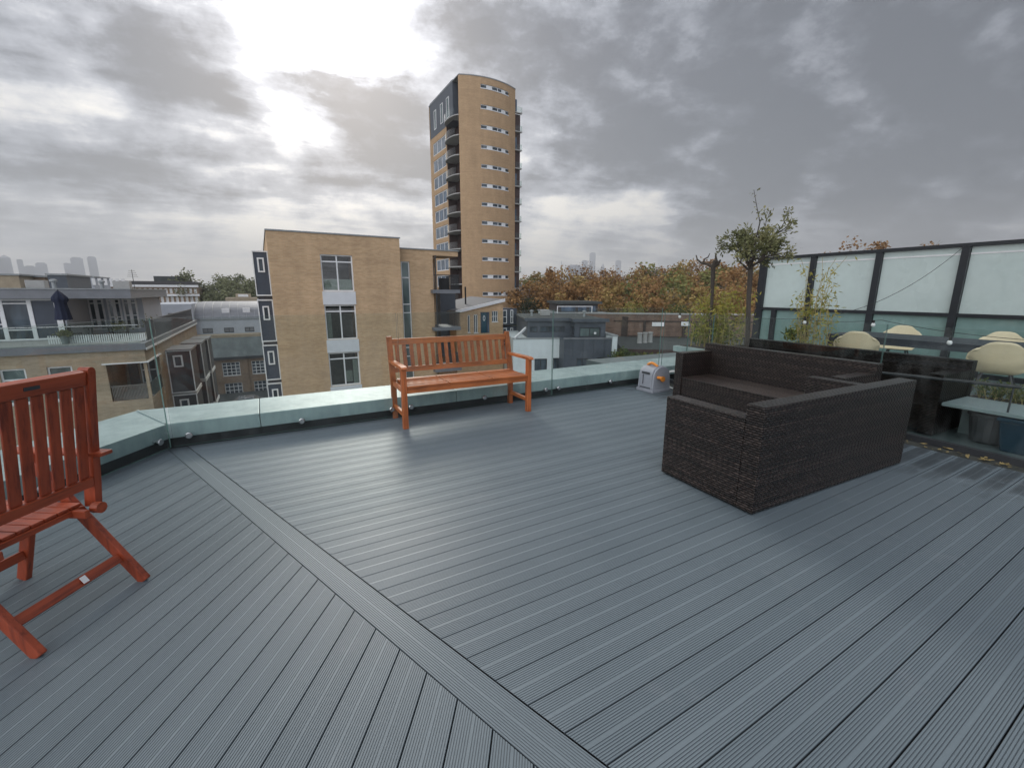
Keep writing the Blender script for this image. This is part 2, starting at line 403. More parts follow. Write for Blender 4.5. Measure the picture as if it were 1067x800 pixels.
    fin = k.mix(k.math('MULTIPLY', hz, .55), colr.outputs[0], hc.outputs[0])
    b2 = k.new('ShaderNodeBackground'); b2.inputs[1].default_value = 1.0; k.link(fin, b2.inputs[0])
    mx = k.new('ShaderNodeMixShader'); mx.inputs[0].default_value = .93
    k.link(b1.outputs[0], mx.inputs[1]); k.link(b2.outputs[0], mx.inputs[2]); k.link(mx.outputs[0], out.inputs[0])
    l = bpy.data.lights.new('sun', 'SUN'); l.energy = 1.3; l.angle = R(14); l.color = (1, .95, .87)
    o = bpy.data.objects.new('sun', l); COL.objects.link(o)
    o.rotation_euler = (-sd).to_track_quat('-Z', 'Y').to_euler(); o.location = sd * 60
def build_camera():
    c = bpy.data.cameras.new('camera'); o = bpy.data.objects.new('camera', c); COL.objects.link(o)
    c.sensor_fit = 'HORIZONTAL'; c.sensor_width = 36; c.lens = FOC / 1067 * 36
    c.clip_start = .05; c.clip_end = 20000
    cp, sp_ = math.cos(PIT), math.sin(PIT); cr, sr = math.cos(ROLL), math.sin(ROLL)
    X = Vector((1, 0, 0)); D = Vector((0, -sp_, -cp)); F = Vector((0, cp, -sp_))
    xx, dd = cr * X + sr * D, -sr * X + cr * D
    mt = Matrix((xx, -dd, -F)).transposed().to_4x4(); mt.translation = (0, 0, EYE)
    o.matrix_world = mt; S.camera = o
build_world(); build_camera()
S.view_settings.view_transform = 'Standard'; S.view_settings.look = 'None'; S.view_settings.exposure = 0.34; S.view_settings.gamma = 1
S.render.resolution_x, S.render.resolution_y = 1024, 767

# ------------------------------------------------------------------ deck
def line_hit(p, d, n, c):
    """distance along d from p to the plan line n.x = c"""
    return (c - (p[0] * n[0] + p[1] * n[1])) / (d[0] * n[0] + d[1] * n[1])
STRIP = Frame(-50.1); sn = (-STRIP.v[0], -STRIP.v[1])     # distance from the diagonal strip grows to the right
STRIP_L, STRIP_R = .897, 1.042
WING = Frame(4.24); wn = (-WING.v[0], -WING.v[1])
PARA_B, WING_N, EDGE_N = 5.06, -3.58, 5.42
def groove_profile(w, per_side=7, pitch=.0092, gw=.0035, gd=.0018, gap=.0050):
    """(offset, height) across one board, symmetrical ribs round a plain centre band"""
    h = w / 2 - gap / 2
    pts = [(-h, -.022), (-h, -.002), (-h + .0015, 0)]
    gs = []
    for i in range(per_side):
        gs.append(h - .0075 - i * pitch)
    gs = sorted([-g for g in gs] + gs)
    for g in gs: pts += [(g - gw / 2, 0), (g - gw / 2 + .0007, -gd), (g + gw / 2 - .0007, -gd), (g + gw / 2, 0)]
    return pts + [(h - .0015, 0), (h, -.002), (h, -.022)]
def boards(mb, fr, y0, pitch, k0, k1, lo, hi):
    prof = groove_profile(pitch)
    for k in range(k0, k1):
        yc = y0 + (k + .5) * pitch; tone = random.uniform(.25, .75); rows = []
        for off, hgt in prof:
            o = fr.w(0, yc + off)
            a = lo((o.x, o.y), fr.u); b = hi((o.x, o.y), fr.u)
            if b - a < .02: rows = None; break
            rows.append((fr.w(a, yc + off, hgt), fr.w(b, yc + off, hgt)))
        if not rows: continue
        n = len(rows)
        mb.add([r[0] for r in rows] + [r[1] for r in rows], [(i, i + 1, n + i + 1, n + i) for i in range(n - 1)], 0, tone)
def deck_material():
    m, k, b, tc = new_mat('deck_composite')
    at = k.new('ShaderNodeAttribute'); at.attribute_name = 'tone'
    ob = tc.outputs['Object']
    sx = k.new('ShaderNodeSeparateXYZ'); k.link(ob, sx.inputs[0])
    fine = k.noise(ob, 60, 3); big = k.noise(ob, 1.3, 4)
    st = k.noise(ob, 4.5, 5, .7)
    v = k.math('ADD', k.math('MULTIPLY', at.outputs['Fac'], .38), k.math('ADD', k.math('MULTIPLY', big, .40), k.math('MULTIPLY', fine, .22)))
    c = k.ramp(v, [(.20, (.115, .148, .170)), (.80, (.186, .226, .250))])
    gr = k.ramp(sx.outputs[2], [(.5, 1.0), (.5, 1.0)])
    # dirt and occlusion shade painted into the grooves (height below the ribs)
    dirt = k.math('MULTIPLY', sx.outputs[2], -600, clamp=True)
    c = k.mix(k.math('MULTIPLY', dirt, .42), c, (.045, .05, .056))
    # damp patches along the right hand edge and a few drying marks
    n_ = k.math('ADD', k.math('MULTIPLY', sx.outputs[0], SF.u[0]), k.math('MULTIPLY', sx.outputs[1], SF.u[1]))
    near = k.ramp(n_, [(.0, 0.0), (1.0, 1.0)]);
    edge = k.math('MULTIPLY', k.math('SUBTRACT', n_, 4.3), 1.6, clamp=True)
    damp = k.math('MULTIPLY', k.ramp(k.math('ADD', st, k.math('MULTIPLY', edge, .24)), [(.58, 0.0), (.66, 1.0)]), edge)
    # wet bands lie inside single boards, away from the gap lines
    b_ = k.math('ADD', k.math('MULTIPLY', sx.outputs[0], GRID.v[0]), k.math('MULTIPLY', sx.outputs[1], GRID.v[1]))
    inb = k.math('PINGPONG', k.math('DIVIDE', k.math('SUBTRACT', b_, .206), .1502), .5)
    damp = k.math('MULTIPLY', damp, k.ramp(inb, [(.10, 0.0), (.2, 1.0)]))
    marks = k.ramp(k.noise(ob, 2.3, 7, .72), [(.58, 0.0), (.70, 1.0)])
    c = k.mix(k.math('MULTIPLY', damp, .72), c, (.045, .052, .058))
    c = k.mix(k.math('MULTIPLY', marks, .15), c, (.30, .31, .32))
    vo = k.new('ShaderNodeTexVoronoi'); vo.inputs['Scale'].default_value = 5.5; k.link(ob, vo.inputs['Vector'])
    sc = k.new('ShaderNodeSeparateXYZ'); k.link(vo.outputs['Color'], sc.inputs[0])
    speck = k.math('MULTIPLY', k.math('LESS_THAN', k.math('ADD', vo.outputs['Distance'], k.math('MULTIPLY', fine, .03)), .045), k.math('GREATER_THAN', sc.outputs[0], .93))
    c = k.mix(k.math('MULTIPLY', speck, .6), c, (.48, .49, .47))
    k.link(c, b.inputs['Base Color'])
    r = k.math('ADD', .40, k.math('MULTIPLY', big, .14))
    r = k.math('SUBTRACT', r, k.math('MULTIPLY', damp, .12))
    k.link(r, b.inputs['Roughness']); b.inputs['Specular IOR Level'].default_value = .5
    bump(k, b, fine, .25, .0015)
    return m
def build_deck():
    mb = MB()
    lo_r = lambda p, d: max(line_hit(p, d, sn, STRIP_R + .003), -6)
    hi_r = lambda p, d: line_hit(p, d, SF.u, EDGE_N)
    boards(mb, GRID, .206, .1502, -24, 33, lo_r, hi_r)
    lo_l = lambda p, d: -4.5
    hi_l = lambda p, d: min(line_hit(p, d, sn, STRIP_L - .003), line_hit(p, d, GRID.v, PARA_B - .01))
    boards(mb, WING, .586 - .1445 * 0, .1445, 0 - 12, 21, lo_l, hi_l)
    prof = groove_profile(.145)
    rows = []
    for off, h in prof:
        p = Vector((sn[0], sn[1], 0)) * ((STRIP_L + STRIP_R) / 2 + off)
        a = -6.0; b = min(line_hit((p.x, p.y), STRIP.u, GRID.v, PARA_B - .01), 99)
        rows.append((p + Vector((STRIP.u[0] * a, STRIP.u[1] * a, h)), p + Vector((STRIP.u[0] * b, STRIP.u[1] * b, h))))
    n = len(rows)
    mb.add([r[0] for r in rows] + [r[1] for r in rows], [(i, i + 1, n + i + 1, n + i) for i in range(n - 1)], 0, .6)
    dm = deck_material()
    structure(mb.build('deck_floor', dm, fix=False))
    # black void under the boards, kept inside the parapet
    c0 = corner(PARA_B + .3, WING_N - .3)
    e = SF.w(EDGE_N, 0); g1 = gcorner(PARA_B + .3, EDGE_N)
    pts = [c0, g1, SF.w(EDGE_N, -6), Vector((-4.2, -6, 0))]
    structure(MB().prism([(p.x, p.y) for p in pts], -.30, -.024).build('deck_base', M['black']))
def corner(b, n):
    """plan point on both the parapet line (GRID y = b) and the wing line (wn.p = n)"""
    p = GRID.w(0, b); t = line_hit((p.x, p.y), GRID.u, wn, n); return GRID.w(t, b)
def gcorner(b, n):
    p = GRID.w(0, b); t = line_hit((p.x, p.y), GRID.u, SF.u, n); return GRID.w(t, b)
build_deck()

# ------------------------------------------------------------------ parapet and balustrades
def coping_mat():
    m, k, b, tc = new_mat('coping_metal')
    nz = k.noise(tc.outputs['Object'], 2.2, 5, .65); dr = k.noise(k.scaled(tc.outputs['Object'], (7, 7, 1)), 1.5, 4)
    f = k.math('ADD', k.math('MULTIPLY', nz, .6), k.math('MULTIPLY', dr, .4))
    k.link(k.ramp(f, [(.3, (.22, .29, .30)), (.55, (.36, .445, .45)), (.8, (.46, .54, .54))]), b.inputs['Base Color'])
    b.inputs['Roughness'].default_value = .48; b.inputs['Metallic'].default_value = .1
    return m
M['coping'] = coping_mat()
def build_parapet():
    t = thing('parapet', 'low roof parapet with pale green metal coping and black skirting round the deck', 'parapet', WORLD, (-3.0, 4.3, 0))
    def seg(p, q_, r, s, z0, z1o, z1i, mat, name):
        # p,q inner edge; r,s outer edge
        return MB().hexa([(p.x, p.y, z0), (q_.x, q_.y, z0), (s.x, s.y, z0), (r.x, r.y, z0), (p.x, p.y, z1i), (q_.x, q_.y, z1i), (s.x, s.y, z1o), (r.x, r.y, z1o)]).build(name, mat, t, bevel=.006)
    ends = GRID.inv(*corner(PARA_B - .03, WING_N + .03)[:2])[0]
    A1 = 8.6
    cuts = [None, -.13, 2.05, 4.2, 6.25, A1]
    ci, co = corner(5.03, WING_N + .03), corner(5.66, WING_N - .60)
    for i in range(5):
        p = ci if i == 0 else GRID.w(cuts[i] + .003, 5.03); r = co if i == 0 else GRID.w(cuts[i] + .003, 5.66)
        q_ = GRID.w(cuts[i + 1] - .003, 5.03); s = GRID.w(cuts[i + 1] - .003, 5.66)
        seg(p, q_, r, s, .105, .275, .25, M['coping'], 'coping')
    a, b = Vector((-wn[0], -wn[1], 0)), None
    w1 = lambda n, y: Vector((wn[0] * n + WING.u[0] * y, wn[1] * n + WING.u[1] * y, 0))
    yi = ci.x * WING.u[0] + ci.y * WING.u[1]; yo = co.x * WING.u[0] + co.y * WING.u[1]
    for (y0, y1, last) in ((-5.0, -.6, 0), (-.594, 1.9, 0), (1.906, None, 1)):
        p = w1(WING_N + .03, y0); r = w1(WING_N - .60, y0)
        q_ = w1(WING_N + .03, y1) if not last else ci; s = w1(WING_N - .60, y1) if not last else co
        if last: q_ = ci - (ci - p).normalized() * .004; s = co - (co - r).normalized() * .004
        seg(p, q_, r, s, .105, .275, .25, M['coping'], 'coping')
    ki, ko = corner(PARA_B, WING_N), corner(5.58, WING_N - .52)
    seg(ki, GRID.w(A1, PARA_B), ko, GRID.w(A1, 5.58), -.3, .10, .10, M['black'], 'skirting')
    p, r = w1(WING_N, -5), w1(WING_N - .52, -5)
    seg(p, ki - (ki - p).normalized() * .01, r, ko - (ko - r).normalized() * .01, -.3, .10, .10, M['black'], 'skirting')
    # raised seam capping the mitre at the corner
    MB().bar(ci + Vector((0, 0, .256)) + (co - ci) * .02, co + Vector((0, 0, .281)) - (co - ci) * .04, .022, .006).build('mitre_cover', M['coping'], t)
build_parapet()
def glass_panel(label, fr, y, u0, u1, z0, z1, buttons, bz=.13, sgn=-1, mats=None):
    t = thing('glass_balustrade', label, 'glass panel', fr, ((u0 + u1) / 2, y, z0), 'frameless glass balustrade panels')
    mb = MB().box(u0, u1, y - .007, y + .007, z0, z1)
    mb.mi = [1, 1, 0, 1, 0, 1]      # edges of the sheet are greener
    mb.build('glass_sheet', [M['glass'], M['glass_edge']], t)
    for u in buttons:
        b = MB()
        pr = [(.0, -.034), (.024, -.034), (.030, -.028), (.030, -.009), (.018, -.009), (.018, .012), (.018, .075)]
        lo = MB().lathe(pr, (0, 0, 0), 20)
        b.v = [Vector((u + p.x, y + (p.z if sgn < 0 else -p.z), bz + p.y)) for p in lo.v]; b.f = lo.f; b.mi = lo.mi; b.col = lo.col
        b.build('standoff', M['chrome'], t, smooth=False)
    return t
GY = 4.985
glass_panel('clear glass panel left of the bench, nearest the deck corner', GRID, GY, GRID.inv(*corner(GY, WING_N + .075)[:2])[0] + .012, 1.318, .035, 1.245, (-.73, .25, 1.21))
glass_panel('clear glass panel directly behind the wooden bench', GRID, GY, 1.332, 3.493, .035, 1.245, (1.44, 2.42, 3.39))
glass_panel('clear glass panel between the wooden bench and the hose reel', GRID, GY, 3.507, 5.66, .035, 1.245, (3.61, 4.6, 5.56))
wg = Frame(4.24)
def wing_panels():
    y = -(WING_N + .075)     # local y of WING frame points left, so the wing lies at +y
    c = corner(GY, WING_N + .075); uc = c.x * WING.u[0] + c.y * WING.u[1]
    glass_panel('clear glass panel on the left wing behind the folding chair', WING, y, uc - 2.15, uc - .02, .035, 1.245, (uc - 2.05, uc - 1.1, uc - .14), sgn=1 and -1)
wing_panels()
# right hand balustrade on the deck edge (local x of SF = EDGE_N)
def edge_glass():
    labels = ['narrow clear glass panel next to the hose reel and bare tree', 'narrow clear glass panel in front of the dense bamboo and olive trunk', 'clear glass panel between the far rattan sofa and the black sofa', 'clear glass panel nearest the right border, in front of the blue crate']
    for (m0, m1), lb in zip(((4.89, 5.40), (4.44, 4.882), (2.31, 4.432), (.2, 2.302)), labels):
        t = thing('glass_balustrade', lb, 'glass panel', SF, (EDGE_N + .22, (m0 + m1) / 2, .02), 'frameless glass balustrade panels')
        mb = MB().box(EDGE_N + .213, EDGE_N + .227, m0, m1, .02, 1.16); mb.mi = [1, 1, 1, 0, 1, 0]
        mb.build('glass_sheet', [M['glass'], M['glass_edge']], t)
        MB().box(EDGE_N + .19, EDGE_N + .25, m0, m1, -.04, .055).build('base_channel', M['dark_metal'], t)
edge_glass()

# ------------------------------------------------------------------ rattan sofas
M['rattan'] = rattan_mat('rattan'); M['rattan_black'] = rattan_mat('rattan_black', .40); M['rattan_seat_lit'] = rattan_mat('rattan_seat_lit', 1.9)  # seat copy is brighter: light on the upward seats painted into its colour
def sofa(label, x0, x1, y0, y1, facing, mat='rattan', arm=.13, back=.125, seat_z=.32, za=.66, zb=.76):
    """box sofa in the SF frame; 'facing' is +y, -x ... the side the seat opens to"""
    # build in its own local frame: width W along x, depth D along y, opening to +y
    if facing == '+y': fr = Frame(63.0, SF.w(x0, y0)[:2]); W, D = x1 - x0, y1 - y0
    else:              fr = Frame(63.0 - 90 + 0, SF.w(x1, y0)[:2]); W, D = y1 - y0, x1 - x0   # opening to -x
    t = thing('rattan_sofa', label, 'sofa', fr, (W / 2, D / 2, 0), 'dark brown rattan sofas')
    m = M[mat]; g = .004
    tp = .012       # faces lean in slightly towards the foot
    def slab(name, a0, a1, b0, b1, c0, c1):
        return MB().box(a0, a1, b0, b1, c0, c1).build(name, m, t, bevel=.006)
    slab('backrest', 0, W, 0, back, .012, zb)
    slab('armrest', 0, arm, back + .001, D, .012, za)
    slab('armrest', W - arm, W, back + .001, D, .012, za)
    slab('seat', arm + g, W - arm - g, back + g, D - .01, .05, seat_z - .013)
    MB().box(arm + g, W - arm - g, back + g, D - .004, seat_z - .012, seat_z).build('seat_top', M['rattan_seat_lit'] if mat == 'rattan' else m, t, bevel=.004)
    for fx in (.05, W - .05):
        for fy in (.05, D - .05):
            MB().lathe([(.018, 0), (.018, .02)], (fx, fy, 0), 10).build('foot', M['dark_metal'], t)
    return t
sofa('dark brown rattan sofa nearest the camera, its woven back turned to us', 2.67, 4.72, 1.655, 2.47, '+y')
sofa('dark brown rattan sofa with open seat facing left, far arm beside the hose reel', 4.83, 5.54, 2.24, 4.37, '-x')
sofa('black rattan sofa on the next terrace, behind the glass panel', 5.95, 6.74, 1.88, 4.56, '-x', 'rattan_black')

# ------------------------------------------------------------------ garden bench
M['teak'] = wood('teak', (.46, .140, .042), (.19, .052, .016), .42, 'x')
M['teak_y'] = wood('teak_y', (.46, .140, .042), (.19, .052, .016), .42, 'y')
M['teak_z'] = wood('teak_z', (.41, .118, .036), (.17, .044, .014), .44, 'z')
def bench():
    fl, fr_ = Vector((-1.187, 4.548)), Vector((.245, 5.314))
    az = math.degrees(math.atan2(fr_.x - fl.x, fr_.y - fl.y)); L = (fr_ - fl).length
    F = Frame(az, fl)
    t = thing('garden_bench', 'orange brown slatted wooden garden bench standing against the glass balustrade', 'bench', F, (L / 2, .28, 0))
    D = .56; s = .058
    for x in (s / 2, L - s / 2):
        MB().box(x - s / 2, x + s / 2, 0, s, 0, .665).build('leg', M['teak_z'], t, bevel=.005)
        mb = MB()   # rear leg runs up, kinks at the seat and leans back
        y0 = D - .04
        mb.hexa([(x - s / 2, y0 - s / 2, 0), (x + s / 2, y0 - s / 2, 0), (x + s / 2, y0 + s / 2, 0), (x - s / 2, y0 + s / 2, 0), (x - s / 2, y0 - s / 2, .46), (x + s / 2, y0 - s / 2, .46), (x + s / 2, y0 + s / 2, .46), (x - s / 2, y0 + s / 2, .46)])
        mb.hexa([(x - s / 2, y0 - s / 2, .46), (x + s / 2, y0 - s / 2, .46), (x + s / 2, y0 + s / 2, .46), (x - s / 2, y0 + s / 2, .46), (x - s / 2, y0 + .09, .965), (x + s / 2, y0 + .09, .965), (x + s / 2, y0 + .135, .965), (x - s / 2, y0 + .135, .965)])
        mb.build('leg', M['teak_z'], t)
        arm = MB()
        prof = [(-.045, .672), (-.03, .664), (.5, .664), (.575, .668), (.575, .694), (.30, .700), (.02, .702), (-.03, .694)]
        n = len(prof); w = .033
        arm.add([(x - w, p[0], p[1]) for p in prof] + [(x + w, p[0], p[1]) for p in prof], [list(range(n)), list(range(2 * n - 1, n - 1, -1))] + [(i, i + n, (i + 1) % n + n, (i + 1) % n) for i in range(n)])
        arm.build('armrest', M['teak_y'], t, bevel=.005)
        MB().box(x - .018, x + .018, s + .002, D - .075, .13, .175).build('stretcher', M['teak_y'], t, bevel=.004)
        MB().box(x - .016, x + .016, s + .002, D - .072, .40, .455).build('side_rail', M['teak_y'], t, bevel=.003)
    MB().box(s + .002, L - s - .002, .008, .034, .395, .458).build('front_rail', M['teak'], t, bevel=.004)
    MB().box(s + .002, L - s - .002, D - .06, D - .034, .395, .455).build('rear_rail', M['teak'], t, bevel=.004)
    # seat in three slatted bays
    bays = [(.006, L / 3 - .006), (L / 3 + .006, 2 * L / 3 - .006), (2 * L / 3 + .006, L - .006)]
    for i, (a, b) in enumerate(bays):
        a = max(a, s + .004) if i == 0 else a; b = min(b, L - s - .004) if i == 2 else b
        for k in range(6):
            y = -.012 + k * .087
            MB().box(a, b, y, y + .074, .462 - .002 * math.sin(k), .480 - .004 * (k in (2, 3))).build('seat_slat', M['teak'], t, bevel=.004)
        for xx in (a + .03, b - .03):
            MB().box(xx - .02, xx + .02, .036, D - .062, .42, .4585).build('seat_batten', M['teak_y'], t)
    lean = lambda z: D - .04 + (.1125) * (z - .46) / .505
    for z0, z1, nm in ((.865, .935, 'top_rail'), (.545, .605, 'lower_rail')):
        y0, y1 = lean(z0), lean(z1)
        MB().hexa([(s + .002, y0 - .015, z0), (L - s - .002, y0 - .015, z0), (L - s - .002, y0 + .015, z0), (s + .002, y0 + .015, z0), (s + .002, y1 - .015, z1), (L - s - .002, y1 - .015, z1), (L - s - .002, y1 + .015, z1), (s + .002, y1 + .015, z1)]).build(nm, M['teak'], t, bevel=.004)
    n = 17; x0, x1 = s + .05, L - s - .05
    for i in range(n):
        x = x0 + (x1 - x0) * i / (n - 1); ya, yb = lean(.606), lean(.864); w = .0235; d = .007
        MB().hexa([(x - w, ya - d, .606), (x + w, ya - d, .606), (x + w, ya + d, .606), (x - w, ya + d, .606), (x - w, yb - d, .864), (x + w, yb - d, .864), (x + w, yb + d, .864), (x - w, yb + d, .864)]).build('back_slat', M['teak_z'], t, bevel=.003)
bench()

# ------------------------------------------------------------------ folding armchair seen from behind, left border
M['cherry'] = wood('cherry', (.335, .064, .025), (.12, .021, .010), .38, 'x')
M['cherry_y'] = wood('cherry_y', (.335, .064, .025), (.12, .021, .010), .38, 'y')
M['cherry_z'] = wood('cherry_z', (.305, .056, .022), (.11, .019, .010), .38, 'z')
def folding_chair():
    # local x = the way the chair faces (away to the left), local y = towards the camera; far side is y = -.54
    F = Frame(-86.0, (-1.984, 1.488))
    Yf, Yn = -.555, .0
    t = thing('folding_chair', 'reddish brown slatted folding armchair seen from behind at the left border', 'chair', F, (.3, -.27, 0))
    def pt(x, y, z): return (x, y, z)
    for y in (Yf, Yn):
        ins = .028 if y == Yf else -.028          # inner leg layer sits just inside
        # back post, gently bowed
        prof = [(.215, .40), (.195, .52), (.165, .72), (.135, .92), (.105, 1.105)]
        mb = MB()
        for i in range(4):
            (xa, za), (xb, zb) = prof[i], prof[i + 1]; w, d = .0175, .030
            mb.hexa([(xa - d, y - w, za), (xa + d, y - w, za), (xa + d, y + w, za), (xa - d, y + w, za), (xb - d, y - w, zb), (xb + d, y - w, zb), (xb + d, y + w, zb), (xb - d, y + w, zb)])
        mb.tube([(prof[-1][0] - .028, y, 1.105), (prof[-1][0] + .028, y, 1.105)], .0175, 12)
        mb.build('back_post', M['cherry_z'], t)
        MB().bar((-.03, y + ins * 1.25, .0), (.475, y + ins * 1.25, .665), .030, .055, (1, 0, 0)).build('leg', M['cherry_z'], t, bevel=.006)
        MB().bar((.615, y + ins * 2.5, .0), (.485, y + ins * 2.5, .40), .030, .055, (1, 0, 0)).build('leg', M['cherry_z'], t, bevel=.006)
        MB().box(.135, .655, y + ins * 1.3 - .014 + ins * 2.3, y + ins * 1.3 + .014 + ins * 2.3, .385, .425).build('seat_rail', M['cherry'], t, bevel=.006)
        MB().tube([(.125, y + ins * 1.4, .41), (.165, y + ins * 1.4, .41)], .028, 12).build('seat_rail_end', M['cherry'], t, smooth=False)
        MB().box(.092, .62, y - .032 - ins * .3, y + .032 - ins * .3, .672, .694).build('armrest', M['cherry'], t, bevel=.008)
    # top rail with maker's plate, lower rail, vertical slats
    MB().hexa([(.092, Yf + .0185, 1.035), (.092, Yn - .0185, 1.035), (.135, Yn - .0185, 1.035), (.135, Yf + .0185, 1.035), (.078, Yf + .0185, 1.105), (.078, Yn - .0185, 1.105), (.122, Yn - .0185, 1.115), (.122, Yf + .0185, 1.115)]).build('top_rail', M['cherry_y'], t, bevel=.012)
    MB().hexa([(.165, Yf + .0185, .515), (.165, Yn - .0185, .515), (.195, Yn - .0185, .515), (.195, Yf + .0185, .515), (.158, Yf + .0185, .565), (.158, Yn - .0185, .565), (.188, Yn - .0185, .565), (.188, Yf + .0185, .565)]).build('lower_rail', M['cherry_y'], t, bevel=.006)
    MB().box(.0815, .0865, -.335, -.275, 1.066, 1.082).build('maker_plate', M['dark_metal'], t)
    n = 9
    for i in range(n):
        y = Yf + .048 + (Yn - Yf - .096) * i / (n - 1); w = .0222
        MB().hexa([(.171, y - w, .566), (.171, y + w, .566), (.183, y + w, .566), (.183, y - w, .566), (.103, y - w, 1.034), (.103, y + w, 1.034), (.115, y + w, 1.034), (.115, y - w, 1.034)]).build('back_slat', M['cherry_z'], t, bevel=.003)
    n = 8
    for i in range(n):
        y = Yf + .085 + (Yn - Yf - .17) * i / (n - 1)
        MB().box(.21, .66, y - .025, y + .025, .427, .443).build('seat_slat', M['cherry'], t, bevel=.004)
    MB().box(.20, .245, Yf + .06, Yn - .06, .40, .4255).build('seat_batten', M['cherry_y'], t)
    MB().box(.61, .65, Yf + .06, Yn - .06, .40, .4255).build('seat_batten', M['cherry_y'], t)
    st = MB().bar((.075, Yf + .05, .135), (.075, Yn - .05, .135), .022, .048, (.6, 0, .8)).build('stretcher', M['cherry_y'], t, bevel=.004)
    MB().bar((.0575, -.330, .147), (.0575, -.306, .147), .004, .034, (.6, 0, .8)).build('label_tag', M['white_paint'], st)
    MB().bar((.565, Yf + .085, .15), (.565, Yn - .085, .15), .022, .045, (.3, 0, 1)).build('stretcher', M['cherry_y'], t, bevel=.004)
folding_chair()

# ------------------------------------------------------------------ hose reel
M['plastic_grey'] = plain('plastic_grey', (.30, .32, .36), .45, .10, 4)
M['plastic_dark'] = plain('plastic_dark', (.05, .055, .06), .5, .1, 6)
M['orange'] = plain('orange_plastic', (.75, .27, .04), .4, .08, 6)
M['hose'] = plain('hose_rubber', (.66, .68, .66), .45, .15, 8)
def hose_reel():
    F = Frame(150, GRID.w(5.17, 4.62)[:2])       # local x along the drum axle (to the right), y away from us
    t = thing('hose_reel', 'grey plastic hose reel box with orange carrying handle and winding crank', 'hose reel', F, (0, 0, 0))
    # D shaped shell: profile in (y, z), extruded along x
    def shell(x0, x1, sc):
        pts = [(-.175, .03), (-.19, .06)]
        for i in range(13):
            a = math.pi * (1 - i / 12.0); pts.append((-.185 * sc * -math.cos(a) * 1 if False else .185 * sc * math.cos(a), .235 + .165 * sc * math.sin(a)))
        pts += [(.19, .06), (.175, .03)]
        n = len(pts); mb = MB()
        mb.add([(x0, p[0], p[1]) for p in pts] + [(x1, p[0], p[1]) for p in pts], [list(range(n))[::-1], list(range(n, 2 * n))] + [(i, (i + 1) % n, n + (i + 1) % n, n + i) for i in range(n)])
        return mb
    shell(-.115, .115, 1).build('shell', M['plastic_grey'], t, bevel=.012)
    shell(-.150, -.118, .94).build('side_cover', M['plastic_grey'], t, bevel=.010)
    shell(.118, .150, .94).build('side_cover', M['plastic_grey'], t, bevel=.010)
    MB().box(-.165, .165, -.20, -.165, 0, .045).box(-.165, .165, .165, .20, 0, .045).box(-.165, -.13, -.165, .165, 0, .04).box(.13, .165, -.165, .165, 0, .04).build('base_frame', M['plastic_grey'], t, bevel=.006)
    MB().box(-.075, .075, -.196, -.187, .275, .305).build('hose_slot', M['plastic_dark'], t)
    MB().box(-.05, -.044, -.197, -.188, .11, .262).build('hose_slot', M['plastic_dark'], t)
    MB().box(-.10, .10, -.1935, -.186, .058, .072).build('foot_slot', M['plastic_dark'], t)
    arc = [(-.10 + .20 * i / 8, -.05 - .02 * math.sin(math.pi * i / 8), .385 + .045 * math.sin(math.pi * i / 8)) for i in range(9)]
    MB().tube(arc, .020, 10).build('carry_handle', M['orange'], t, smooth=True)
    MB().lathe([(.05, 0), (.05, .012), (.03, .016)], (0, 0, 0), 18)
    hub = MB(); hub.tube([(.150, 0, .20), (.178, 0, .20)], .04, 16); hub.bar((.165, 0, .20), (.168, -.11, .235), .018, .035); hub.tube([(.165, -.11, .235), (.245, -.11, .235)], .022, 12)
    hub.build('crank', M['orange'], t)
    # loose hose coiled beside it
    mb = MB(); pts = []
    for i in range(70):
        a = i / 69 * 4.4 * math.pi; r = .12 + .012 * math.sin(3.1 * a)
        pts.append((.15 + .09 * math.cos(a) * r / .12 + .02 * math.sin(a * .7),   .29 + .02 * i / 69 + r * .8 * math.cos(a), .165 + r * 1.15 * math.sin(a)))
    mb.tube(pts, .009, 6); mb.tube([(.10, .17, .06), (.16, .24, .03), (.22, .30, .05), pts[0]], .009, 6)
    h = mb.build('garden_hose', M['hose'], None, frame=F, base=(.15, .29, 0), smooth=True)
    tag(h, 'loose pale grey hose coil hanging between the hose reel and the far sofa', 'hose')
hose_reel()

